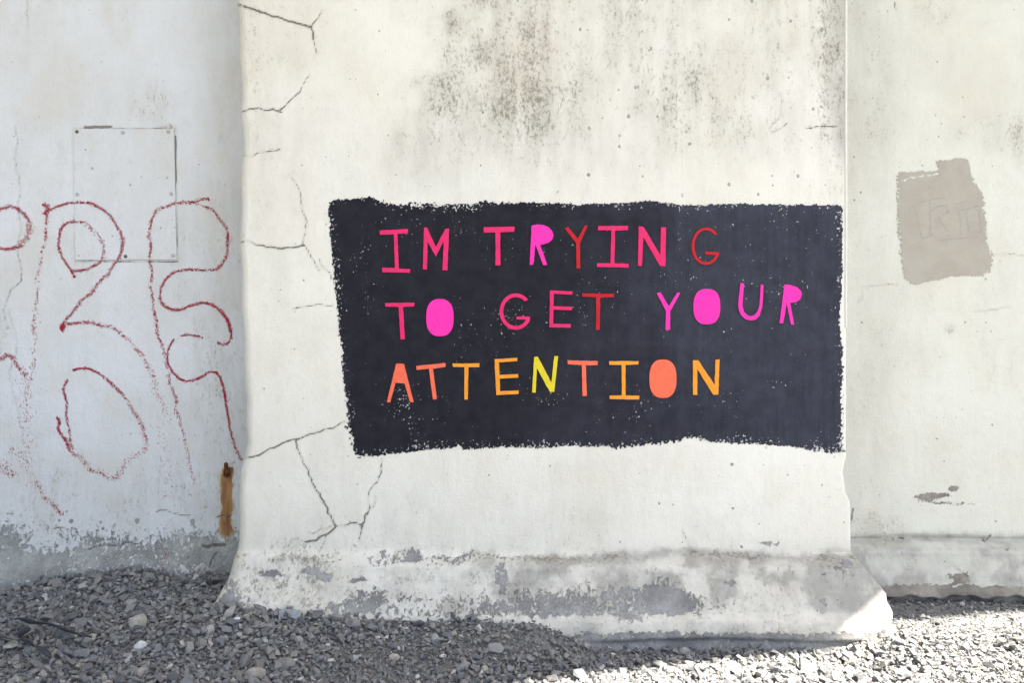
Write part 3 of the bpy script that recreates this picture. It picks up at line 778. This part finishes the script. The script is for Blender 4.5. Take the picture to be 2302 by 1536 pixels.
for an, av in dict(dirt=.22, peel=0., crack=.05, rust=0., soft=.03, speck=.9).items():
    me.attributes.new(an, 'FLOAT', 'POINT').data.foreach_set('value', np.full(len(me.vertices), av, dtype=np.float32))
link(bpy.data.objects.new('plate', me), plate)
def disc(name, u, v, r, y, th, mat, parent, seg=12):
    x, z = lw(u, v); vs = []; 
    for (rr, yy) in ((r, y), (r * .95, y - th * .6), (r * .6, y - th)):
        vs += [(x + rr * math.cos(2 * math.pi * k / seg), yy, z + rr * math.sin(2 * math.pi * k / seg)) for k in range(seg)]
    fs = [(a * seg + k, a * seg + (k + 1) % seg, (a + 1) * seg + (k + 1) % seg, (a + 1) * seg + k) for a in range(2) for k in range(seg)]
    fs.append(tuple(range(2 * seg, 3 * seg)))
    o = mesh_py(name, vs, fs, mat, parent, smooth=False)
    return o
for i, (u, v) in enumerate([(278, 299), (380, 297), (176, 438), (386, 436), (391, 575)]):
    disc('screw', u, v, .0062, YW - .0050, .0035, M_screw, plate)
for (u, v, lab) in [(175, 297, 'dark rusted screw at the plate top left'), (284, 577, 'dark rusted screw at the plate bottom')]:
    disc('screw', u, v, .0058, YW - .0050, .0028, M_hole, plate)['label'] = lab

# ------------------------------------------------------------------ red graffiti (flecks of waxy paint on rough render)
Z1 = (3.0714, 0, 250); Z2 = (3.0714, 0, 700)
def catmull(p, n=8):
    p = [p[0]] + list(p) + [p[-1]]; out = []
    for i in range(1, len(p) - 2):
        a, b, c, d = [np.array(q, float) for q in p[i - 1:i + 3]]
        for k in range(n):
            t = k / n
            out.append(.5 * ((2 * b) + (-a + c) * t + (2 * a - 5 * b + 4 * c - d) * t * t + (-a + 3 * b - 3 * c + d) * t ** 3))
    out.append(np.array(p[-2], float)); return np.array(out)
# (points, frame, [width px at start, end], [density at start, end])
ST = [
 ([(-60, 674), (0, 672), (60, 662), (110, 670), (150, 695), (180, 725), (200, 765)], Z1, (7, 8), (1.6, 1.5), 1),
 ([(200, 765), (205, 810), (190, 860), (165, 905), (140, 935)], Z1, (15, 14), (1.6, 1.5), 1),
 ([(140, 935), (100, 942), (0, 952), (-60, 955)], Z1, (7, 6), (1.7, 1.6), 1),
 ([(295, 640), (318, 655), (325, 675), (305, 712)], Z1, (9, 9), (3.2, 2.6), 1),
 ([(318, 700), (319, 800), (308, 900)], Z1, (6, 7), (1.4, .9), 1),
 ([(308, 900), (285, 1000), (268, 1100), (255, 1250), (250, 1350), (235, 1450), (230, 1536)], Z1, (9, 10), (.55, .5), 1),
 ([(235, 40), (240, 200), (235, 330), (215, 430), (205, 500)], Z2, (8, 14), (.5, .6), 1),
 ([(325, 690), (400, 655), (500, 633), (620, 640), (700, 670), (770, 730), (820, 800), (845, 870), (860, 935), (830, 1000), (790, 1060)], Z1, (5, 8), (1.5, 1.3), 1),
 ([(790, 1060), (740, 1120), (680, 1190), (620, 1260), (550, 1330), (490, 1400), (435, 1480)], Z1, (8, 6), (1.2, 1.6), 1),
 ([(420, 1490), (440, 1500), (425, 1505), (450, 1480)], Z1, (13, 10), (9, 5), 1),
 ([(515, 1150), (490, 1095), (450, 1040), (415, 970), (405, 900), (415, 830), (445, 785), (500, 762), (580, 770)], Z1, (5, 6), (1.9, 1.3), 1),
 ([(580, 770), (640, 810), (690, 880), (725, 940), (725, 990), (700, 1035)], Z1, (9, 9), (.95, 1.1), 1),
 ([(700, 1035), (630, 1080), (560, 1100), (495, 1105)], Z1, (6, 6), (1.4, 1.8), 1),
 ([(1445, 608), (1300, 628), (1200, 645), (1120, 670), (1070, 715), (1040, 780), (1035, 860), (1045, 930), (1035, 1020), (1040, 1100), (1042, 1200)], Z1, (7, 6), (1.4, 1.2), 1),
 ([(1042, 1200), (1050, 1300), (1070, 1400), (1085, 1536)], Z1, (6, 7), (.9, .9), 1),
 ([(1068, 20), (1075, 80), (1095, 180), (1130, 280), (1155, 400), (1175, 500), (1210, 600), (1225, 700), (1245, 790)], Z2, (6, 8), (1.1, .85), 1),
 ([(1245, 790), (1280, 900), (1290, 980), (1320, 1080), (1345, 1220)], Z2, (8, 11), (.6, .4), 1),
 ([(1300, 625), (1400, 650), (1470, 690), (1530, 750), (1570, 830), (1585, 910), (1565, 990), (1530, 1070), (1490, 1095)], Z1, (7, 7), (1.0, 1.8), 1),
 ([(1490, 1095), (1400, 1100), (1300, 1095), (1210, 1110), (1160, 1145), (1115, 1210), (1105, 1280), (1130, 1340), (1180, 1368), (1240, 1370), (1330, 1340), (1410, 1325), (1480, 1345), (1540, 1400), (1580, 1460), (1600, 1536)], Z1, (6, 5.5), (1.5, 2.0), 1),
 ([(1520, -10), (1580, 60), (1605, 130), (1600, 190), (1560, 230), (1500, 218)], Z2, (6, 6), (1.4, 1.4), 1),
 ([(1400, 180), (1350, 170), (1290, 163), (1245, 172)], Z2, (6, 5), (1.0, 1.8), 1),
 ([(1200, 195), (1165, 250), (1155, 320), (1170, 380), (1210, 440), (1270, 480), (1340, 475), (1400, 450), (1450, 420), (1500, 430), (1530, 480), (1555, 560), (1570, 660)], Z2, (5, 5.5), (1.6, 2.3), 1),
 ([(1570, 660), (1590, 760), (1610, 870), (1650, 960), (1680, 1030)], Z2, (5.5, 7), (2.0, 1.2), 1),
 ([(430, 110), (450, 95), (520, 80), (600, 80), (700, 95), (800, 130), (880, 190)], Z2, (6, 8), (1.6, 1.1), 1),
 ([(880, 190), (950, 270), (1010, 350), (1050, 430), (1075, 540), (1110, 620), (1150, 700), (1180, 760)], Z2, (8, 17), (1.0, .55), 1),
 ([(1080, 780), (1110, 850), (1120, 940), (1135, 1020), (1160, 1110), (1160, 1200), (1110, 1290)], Z2, (22, 24), (.32, .42), 1),
 ([(500, 408), (560, 395), (620, 400), (700, 440), (780, 510), (850, 580)], Z2, (5, 6), (2.2, 1.4), 1),
 ([(850, 580), (900, 660), (960, 750), (990, 830), (1020, 900), (990, 970), (930, 1000), (860, 1050), (830, 1120)], Z2, (8, 16), (1.1, .75), 1),
 ([(830, 1120), (760, 1150), (690, 1110), (620, 1080), (560, 1020), (500, 980)], Z2, (11, 11), (.95, 1.3), 1),
 ([(500, 980), (450, 900), (410, 820), (410, 765), (385, 735)], Z2, (9, 6), (1.6, 2.6), 1),
 ([(465, 470), (445, 530), (455, 620), (460, 720), (475, 820), (490, 900), (500, 960)], Z2, (6, 7), (1.8, .9), 1),
 ([(-40, 330), (0, 325), (60, 305), (100, 345), (150, 400), (185, 445)], Z2, (8, 12), (1.9, 1.1), 2),
 ([(190, 450), (170, 560), (200, 650), (180, 780), (165, 870), (200, 960), (180, 1080), (220, 1190)], Z2, (30, 28), (.75, .42), 2),
 ([(60, 960), (130, 990), (190, 1060)], Z2, (26, 16), (.6, .4), 2),
 ([(-60, 1060), (0, 1080), (60, 1100), (90, 1150)], Z2, (34, 26), (2.0, 1.0), 2),
 ([(240, 1180), (280, 1240), (320, 1300), (370, 1350), (440, 1400)], Z2, (11, 9), (.9, 1.2), 1),
 ([(1170, 1640), (1160, 1690), (1200, 1740)], Z2, (26, 22), (.8, .5), 1),
]
def graff_mat():
    m = NT('red_marker', .6)
    c = m.mix(m.step(m.noise(70, 4, .6), .3, .7), (.27, .010, .030), (.42, .025, .055))
    m.col(c); return m.m
M_g = graff_mat()
graf = empty('graffiti', (-1.2, YW, .5))
tag(graf, 'thin red looping graffiti letters scrawled over the left wall and cover plate', 'graffiti')
for si, (pts, fr, wd, de, kind) in enumerate(ST):
    p = catmull(np.array(zm(pts, *fr)))
    seg = np.hypot(*np.diff(p, axis=0).T); L = seg.sum(); cs = np.concatenate([[0], np.cumsum(seg)])
    nfl = int(L * (de[0] + de[1]) / 2 * 2.0 * (1.3 if kind == 2 else 1))
    s = np.sort(RNG.random(nfl)) * L; t = s / L
    dens = de[0] + (de[1] - de[0]) * t
    keep = RNG.random(nfl) < dens / max(de); s, t = s[keep], t[keep]
    # gaps that follow the grain of the wall
    u = np.interp(s, cs, p[:, 0]); v = np.interp(s, cs, p[:, 1])
    i = np.clip(np.searchsorted(cs, s) - 1, 0, len(seg) - 1)
    d = np.diff(p, axis=0)[i] / (seg[i][:, None] + 1e-9)
    w = (wd[0] + (wd[1] - wd[0]) * t) * 1.0
    offn = np.clip(RNG.normal(0, .30, len(s)), -.75, .75) * w + 1.6 * np.sin(s / 9 + si) * (w > 6)
    u = u - d[:, 1] * offn; v = v + d[:, 0] * offn
    wob = (fbm(u / 30, v / 30, 161, 2) - .5) * 3; u = u + wob
    dn = (de[0] + (de[1] - de[0]) * t)
    g = vnoise(u / 2.6, v / 2.6, 170)
    keep = g > np.clip(.62 - .30 * dn, 0, .5)
    u, v, d = u[keep], v[keep], d[keep]; n = len(u)
    if n == 0: continue
    ang = np.arctan2(d[:, 1], d[:, 0]) if kind == 1 else np.full(n, 1.15)
    ang = ang + RNG.normal(0, .55 if kind == 1 else .15, n)
    a = (RNG.random(n) * 1.1 + .9) * (1.3 if kind == 2 else 1.0); b = (RNG.random(n) * .6 + .45) * (.7 if kind == 2 else 1)
    k = np.arange(5); th = k / 5 * 2 * np.pi
    rr = .7 + .5 * RNG.random((n, 5))
    lu = a[:, None] * np.cos(th) * rr; lv = b[:, None] * np.sin(th) * rr
    uu = u[:, None] + lu * np.cos(ang)[:, None] - lv * np.sin(ang)[:, None]
    vv = v[:, None] + lu * np.sin(ang)[:, None] + lv * np.cos(ang)[:, None]
    X = PX(uu, YW); Zz = PZ(vv, YW)
    yc = left_y(PX(u, YW), PZ(v, YW))
    onp = (u > 166) & (u < 398) & (v > 289) & (v < 586)
    yc = np.where(onp, YW - .0052, yc) - .0009 - RNG.random(n) * .0012
    V5 = np.stack([X, np.repeat(yc[:, None], 5, 1), Zz], -1).reshape(-1, 3)
    F5 = (np.arange(n)[:, None] * 5 + np.arange(4, -1, -1)[None])
    tag(make_mesh('stroke', V5, F5, M_g, graf, smooth=False), kind='stuff')

# ------------------------------------------------------------------ rusty bolt above the rust streak
M_rust = simple('rusty_iron', (.05, .018, .010), (.20, .075, .02), 120, .9, .002)
bx_, bz_ = lw(512, 1062)
by_ = float(left_y(np.array(bx_), np.array(bz_)))
bolt = empty('rusty_bolt', (bx_, by_, bz_))
tag(bolt, 'small rusted bolt stub in the wall corner above an orange streak', 'bolt')
vs = []
seg = 10
for (rr, yy) in ((.011, 0.004), (.012, -.004), (.009, -.011), (.005, -.014)):
    vs += [(bx_ + rr * (1 + .15 * math.sin(k * 2.3)) * math.cos(2 * math.pi * k / seg), by_ + yy, bz_ + rr * 1.3 * math.sin(2 * math.pi * k / seg)) for k in range(seg)]
fs = [(a * seg + k, a * seg + (k + 1) % seg, (a + 1) * seg + (k + 1) % seg, (a + 1) * seg + k) for a in range(3) for k in range(seg)] + [tuple(range(3 * seg, 4 * seg))]
mesh_py('bolt_head', vs, fs, M_rust, bolt, True)
vs = [(x - .004, y - .0, z + .026) for x, y, z in vs]
mesh_py('bolt_shank', [((x - bx_) * .55 + bx_, (y - by_) * .8 + by_, (z - bz_) * .8 + bz_) for x, y, z in vs], fs, M_rust, bolt, True)

# ------------------------------------------------------------------ gravel
def rock_proto(rng, n=11, flat=.7):
    bm = bmesh.new()
    for _ in range(n):
        v = rng.normal(size=3); v /= np.linalg.norm(v); v *= .82 + .3 * rng.random()
        bm.verts.new((v[0], v[1] * .82, v[2] * flat))
    bmesh.ops.convex_hull(bm, input=bm.verts)
    bmesh.ops.delete(bm, geom=[v for v in bm.verts if not v.link_faces], context='VERTS')
    bmesh.ops.triangulate(bm, faces=bm.faces)
    bmesh.ops.recalc_face_normals(bm, faces=bm.faces)
    bm.verts.index_update()
    V = np.array([v.co[:] for v in bm.verts]); Fa = np.array([[v.index for v in f.verts] for f in bm.faces]); bm.free()
    return V, Fa
protos = [rock_proto(RNG, int(RNG.integers(9, 14)), RNG.uniform(.5, .85)) for _ in range(30)]

def rot_mats(rz, rx, ry):
    cz, sz, cx, sx, cy, sy = np.cos(rz), np.sin(rz), np.cos(rx), np.sin(rx), np.cos(ry), np.sin(ry)
    o, z = np.ones_like(rz), np.zeros_like(rz)
    Rz = np.stack([cz, -sz, z, sz, cz, z, z, z, o], -1).reshape(-1, 3, 3)
    Rx = np.stack([o, z, z, z, cx, -sx, z, sx, cx], -1).reshape(-1, 3, 3)
    Ry = np.stack([cy, z, sy, z, o, z, -sy, z, cy], -1).reshape(-1, 3, 3)
    return Rz @ Rx @ Ry

def blocked(x, y, r):
    """inside the pillar's foot or the walls"""
    z = ground_z(x, y) + r
    yp = pillar_y(x, z)
    xl_ = left_edge_x(z); xr_ = right_edge_x(z) + .055
    inp = (x > xl_ - r * .3) & (x < xr_ + r * .2) & (y > yp + r * .4)
    return inp | ((x < 0) & (y > left_y(x, z) + r * .4)) | ((x > 0) & (y > right_y(x, z) + r * .4))

def scatter(x0, x1, y0, y1, cell, rmin, rmax, lift, seed, excl=None):
    r = np.random.default_rng(seed)
    xs = np.arange(x0, x1, cell); ys = np.arange(y0, y1, cell)
    X, Y = np.meshgrid(xs, ys); X = X.ravel() + r.uniform(-.5, .5, X.size) * cell; Y = Y.ravel() + r.uniform(-.5, .5, Y.size) * cell
    if excl is not None:
        k = ~((X > excl[0]) & (X < excl[1]) & (Y > excl[2]) & (Y < excl[3])); X, Y = X[k], Y[k]
    u = r.random(len(X)); R = rmin + (rmax - rmin) * u ** 2.2
    dust = .6 * sstep(.50, .66, fbm(X * 3.1 + 3, Y * 5.0 + 8, 180, 3)) * sstep(.7, .2, np.abs(X + .05)) 
    dust = np.maximum(dust, blob(X, Y, -.12, 2.18, .18, .10, .45) + blob(X, Y, -.33, 2.0, .22, .10, .4) + .75 * sstep(.9, 1.1, X) * sstep(2.2, 2.4, Y) + .35 * sstep(.9, 1.2, X))
    R = R * (1 - .45 * np.clip(dust, 0, 1))
    k = ~blocked(X, Y, R) & (r.random(len(X)) > .25 * np.clip(dust, 0, 1)); X, Y, R = X[k], Y[k], R[k]
    Z = ground_z(X, Y) + R * lift + r.random(len(X)) * R * .5
    return X, Y, Z, R
parts = [scatter(-1.95, 1.95, 1.62, 2.66, .0125, .0045, .0125, .15, 1),
         scatter(-1.95, 1.95, 1.62, 2.66, .0150, .0055, .0135, .75, 2),
         scatter(-1.95, 1.95, 1.62, 2.66, .0400, .0100, .0200, .70, 5),
         scatter(-3.2, 3.2, .55, 2.66, .024, .009, .017, .35, 3, (-1.95, 1.95, 1.62, 2.7)),
         scatter(-1.9, 1.9, 1.7, 2.66, .0095, .0022, .0048, 1.2, 4)]
X, Y, Z, R = [np.concatenate(a) for a in zip(*parts)]
N = len(X)
pid = RNG.integers(0, len(protos), N)
rm = rot_mats(RNG.random(N) * 6.28, RNG.normal(0, .45, N), RNG.normal(0, .45, N))
sc3 = np.stack([R * RNG.uniform(.85, 1.35, N), R * RNG.uniform(.8, 1.1, N), R * RNG.uniform(.7, 1.1, N)], -1)
shade = np.clip(RNG.normal(.37, .19, N), 0, 1)
shade = np.where(RNG.random(N) < .03, RNG.uniform(.85, 1.0, N), shade)
VV, FF, SS, TT = [], [], [], []; base = 0
for k, (pv, pf) in enumerate(protos):
    sel = np.where(pid == k)[0]
    if not len(sel): continue
    v = np.einsum('nij,nkj->nki', rm[sel], pv[None] * sc3[sel][:, None, :]) + np.stack([X[sel], Y[sel], Z[sel]], -1)[:, None, :]
    f = pf[None] + (np.arange(len(sel)) * len(pv))[:, None, None] + base
    VV.append(v.reshape(-1, 3)); FF.append(f.reshape(-1, 3)); SS.append(np.repeat(shade[sel], len(pv))); TT.append(np.repeat(RNG.random(len(sel)), len(pv)))
    base += len(sel) * len(pv)
def gravel_mat():
    m = NT('crushed_stone', .9)
    s = m.attr('shade'); t = m.attr('tint')
    r = m.t.nodes.new('ShaderNodeValToRGB'); m.t.links.new(s, r.inputs[0])
    e = r.color_ramp.elements
    e[0].position = 0; e[0].color = (.125, .13, .14, 1)
    e[1].position = 1; e[1].color = (.62, .62, .60, 1)
    for p_, c_ in ((.35, (.21, .215, .22)), (.6, (.29, .285, .275)), (.82, (.38, .365, .33))):
        q = e.new(p_); q.color = c_ + (1,)
    c = m.mix(m.math('MULTIPLY', m.step(t, .7, 1.0), .35), r.outputs[0], (.30, .265, .21))
    c = m.mix(m.math('MULTIPLY', m.step(m.noise(260, 4, .65), .4, .7), .35), c, (.12, .12, .125))
    m.col(c); m.bump(m.noise(320, 4, .6), .0015, .7)
    return m.m
M_gravel = gravel_mat()
print('gravel stones', N, 'tris', sum(len(f) for f in FF))
tag(make_mesh('gravel', np.concatenate(VV), np.concatenate(FF), M_gravel, None, dict(shade=np.concatenate(SS), tint=np.concatenate(TT)), smooth=False),
    'loose crushed grey gravel covering the ground at the foot of the walls', 'gravel', kind='stuff')

# ------------------------------------------------------------------ larger single stones
def stone_mat(name, c):
    return simple(name, c, tuple(x * .72 for x in c), 45, .9, .003)
def stone(u, v, wpx, hpx, col, label, flat=.6, seed=0, rot=0., name='stone', lift=.35):
    x, y, z = ground_pt(u, v)
    s = wpx / F * y / 2; r = np.random.default_rng(200 + seed)
    bm = bmesh.new()
    bmesh.ops.create_icosphere(bm, subdivisions=3, radius=1)
    planes = []
    for _ in range(13):
        n = r.normal(size=3); n /= np.linalg.norm(n); planes.append((n, .66 + .26 * r.random()))
    for vt in bm.verts:
        c = np.array(vt.co)
        for n, d in planes:
            q = c @ n
            if q > d: c = c - n * (q - d) * .93
        c = c * (1 + .05 * (r.random() - .5))
        hz = hpx / wpx * flat * 1.5
        vt.co = (c[0] * s, c[1] * s * .8, c[2] * s * hz)
    me = bpy.data.meshes.new(name); bm.to_mesh(me); bm.free()
    me.materials.append(stone_mat(name + '_%d' % seed, col))
    o = bpy.data.objects.new(name, me); o.location = (x, y, z + s * hpx / wpx * flat * lift + .006); o.rotation_euler = (r.normal(0, .1), r.normal(0, .1), rot)
    link(o); tag(o, label, 'stone', 'larger stones lying in the gravel')
stone(309, 1416, 44, 42, (.40, .38, .35), 'pinkish beige cracked lump of stone standing in the gravel beside the dark strips', .9, 1, .3)
stone(316, 1462, 30, 22, (.62, .64, .66), 'small bluish white stone just below the beige lump', .8, 2, .6)
stone(641, 1503, 48, 34, (.26, .25, .235), 'smooth flat brown-grey stone with a pointed right end', .55, 3, -.2)
stone(576, 1524, 46, 28, (.38, .36, .32), 'rough pale beige stone cut by the lower photo edge', .7, 4, .2)
stone(322, 1522, 36, 26, (.37, .34, .29), 'sandy beige stone with a brown side near the lower left', .8, 5, .9)
stone(1113, 1468, 40, 26, (.33, .33, .33), 'large light grey stone in the shaded gravel below the pillar middle', .75, 6, .1)
stone(980, 1450, 20, 24, (.36, .37, .37), 'pale grey upright stone left of the large grey one', 1.0, 7, .2)
stone(887, 1487, 26, 16, (.42, .40, .35), 'oval cream pebble on dusty ground below the pillar', .7, 8, 0)
stone(1156, 1398, 22, 18, (.40, .42, .44), 'light squarish chip touching the foot of the pillar', .9, 9, .4)
stone(1681, 1446, 18, 15, (.42, .42, .41), 'round light pebble in the dark strip of shade near the pillar corner', .9, 10, 0)
stone(1538, 1478, 34, 24, (.32, .32, .32), 'grey stone at the rim of the sunlit gravel', .75, 11, .5)
stone(2163, 1366, 12, 11, (.46, .47, .48), 'tiny round pebble in the shade under the right wall', .9, 12, 0)
stone(471, 1427, 22, 20, (.42, .41, .39), 'roundish pale stone in the gravel left of the pillar foot', .9, 13, .7)
stone(672, 1448, 24, 20, (.34, .33, .32), 'oblong grey stone between the shard and the dusty patch', .7, 14, -.6)
stone(797, 1490, 22, 16, (.38, .40, .40), 'small blue-grey stone on the dusty patch', .8, 15, .3)
stone(106, 1332, 30, 14, (.40, .39, .34), 'curved pale stone close to the left wall', .6, 16, -.3)
stone(92, 1378, 13, 10, (.60, .64, .60), 'tiny whitish green pebble above the dark strips', .9, 17, 0)
stone(1240, 1378 + 30, 26, 22, (.26, .28, .31), 'blue-grey stone piled against the pillar foot', .9, 18, .3)
# angular shard and flakes by the pillar's left foot
def shard(u, v, outline, th, col, label, tilt, seed, rz=0):
    x, y, z = ground_pt(u, v); s = y / F
    n = len(outline); vs = []
    r = np.random.default_rng(seed)
    for h in (0, th):
        for (a, b) in outline:
            vs.append(Vector((a * s, 0, -b * s)) + Vector((0, h + r.uniform(-.001, .001), 0)))
    R_ = __import__('mathutils').Euler((-tilt, 0, rz)).to_matrix()
    vs = [R_ @ q for q in vs]
    fs = [tuple(range(n)), tuple(range(2 * n - 1, n - 1, -1))] + [(i, (i + 1) % n, (i + 1) % n + n, i + n) for i in range(n)]
    o = mesh_py('stone_shard', vs, fs, stone_mat('shard_%d' % seed, col)); o.location = (x, y, z + .016)
    bm = bmesh.new(); bm.from_mesh(o.data); bmesh.ops.bevel(bm, geom=list(bm.edges), offset=.0012, segments=1, affect='EDGES'); bm.to_mesh(o.data); bm.free()
    tag(o, label, 'stone', 'flat shards by the left foot of the pillar')
shard(650, 1398, [(-25, -14), (2, -16), (24, -12), (26, 2), (14, 9), (6, 5), (-8, 8), (-22, 15), (-24, 2)], .010, (.33, .36, .38), 'flat angular blue-grey shard leaning at the pillar foot', .75, 1)
shard(515, 1392, [(-14, 14), (-8, -6), (8, -20), (12, -16), (8, 4), (-2, 14)], .006, (.38, .37, .35), 'thin upright buff flake at the left corner of the pillar foot', .6, 2)
shard(530, 1405, [(-12, 3), (2, -5), (10, -4), (9, 2), (-4, 5)], .003, (.78, .80, .82), 'small bright white flake beside the pillar corner', .9, 3)

# ------------------------------------------------------------------ dark strips and twig on the gravel, lower left
M_strip = simple('dark_dried_strip', (.035, .038, .050), (.07, .074, .09), 90, .55, .001)
M_strip2 = simple('grey_twig', (.13, .13, .14), (.19, .185, .19), 90, .8, .001)
def ribbon(name, pts, wpx, hs, mat, label, curl=.4, th=.0022, cat='strip'):
    """pts in photo pixels on the ground, hs height over the ground in metres"""
    p = catmull(np.array(pts, float), 5)
    h = np.interp(np.linspace(0, 1, len(p)), np.linspace(0, 1, len(hs)), hs)
    w = np.interp(np.linspace(0, 1, len(p)), np.linspace(0, 1, len(wpx)), wpx) * (1.55 if name != 'twig' else 1.15)
    C = []
    for (u, v), hh in zip(p, h + (.010 if name != 'twig' else .006)):
        x, y, z = ground_pt(u, v); t_ = hh / (CZ - z)       # lift along the ground normal at the place seen
        C.append(Vector((x * (1 - t_), y * (1 - t_), z + hh)))
    vs = []; m = 5
    for i, c in enumerate(C):
        d = (C[min(i + 1, len(C) - 1)] - C[max(i - 1, 0)]).normalized()
        s_ = d.cross(Vector((0, 0, 1))).normalized(); up = s_.cross(d).normalized()
        a = .55 + .35 * math.sin(i * .35)
        s2 = s_ * math.cos(a) + up * math.sin(a); n2 = up * math.cos(a) - s_ * math.sin(a)
        W_ = w[i] / F * c.y * .5
        for sgn in (1, -1):
            for k in range(m):
                q = -1 + 2 * k / (m - 1)
                q *= sgn
                vs.append(c + s2 * q * W_ + n2 * (curl * W_ * q * q + (th / 2) * sgn))
    K = 2 * m
    fs = [(i * K + k, i * K + (k + 1) % K, (i + 1) * K + (k + 1) % K, (i + 1) * K + k) for i in range(len(C) - 1) for k in range(K)]
    fs += [tuple(range(K)), tuple((len(C) - 1) * K + k for k in range(K - 1, -1, -1))]
    o = mesh_py(name, vs, fs, mat, None, True)
    tag(o, label, cat)
    return o
ribbon('dried_strip', [(44, 1394), (62, 1400), (85, 1403), (108, 1404), (122, 1410)], (6, 13, 14, 10, 5), (.014, .020, .022, .018, .012), M_strip, 'upper dark curled strip lying on gravel at the lower left')['group'] = 'dark dried strips on the gravel'
ribbon('dried_strip', [(118, 1406), (142, 1418), (168, 1426), (196, 1432), (206, 1434)], (5, 12, 12, 6, 2), (.016, .020, .018, .014, .01), M_strip, 'dark narrow strip pointing right towards the beige stone')['group'] = 'dark dried strips on the gravel'
ribbon('dried_strip', [(-30, 1426), (0, 1432), (26, 1438), (50, 1440)], (16, 16, 12, 6), (.014, .018, .022, .018), M_strip2, 'greyish curled strip running off the left edge of the gravel')['group'] = 'dark dried strips on the gravel'
ribbon('dried_strip', [(46, 1440), (66, 1448), (88, 1462), (106, 1476), (113, 1482)], (8, 14, 15, 11, 3), (.018, .024, .020, .014, .01), M_strip, 'lowest dark folded strip slanting down to the right')['group'] = 'dark dried strips on the gravel'
ribbon('dried_strip', [(40, 1436), (52, 1428), (62, 1422)], (26, 22, 12), (.016, .018, .016), M_strip, 'short broad dark scrap between the two strips')['group'] = 'dark dried strips on the gravel'
ribbon('twig', [(114, 1398), (130, 1380), (148, 1360), (168, 1336)], (4, 4.5, 5, 5), (.014, .022, .022, .014), M_strip2, 'thin straight grey twig slanting over the gravel by the left wall', .1, .004, 'twig')
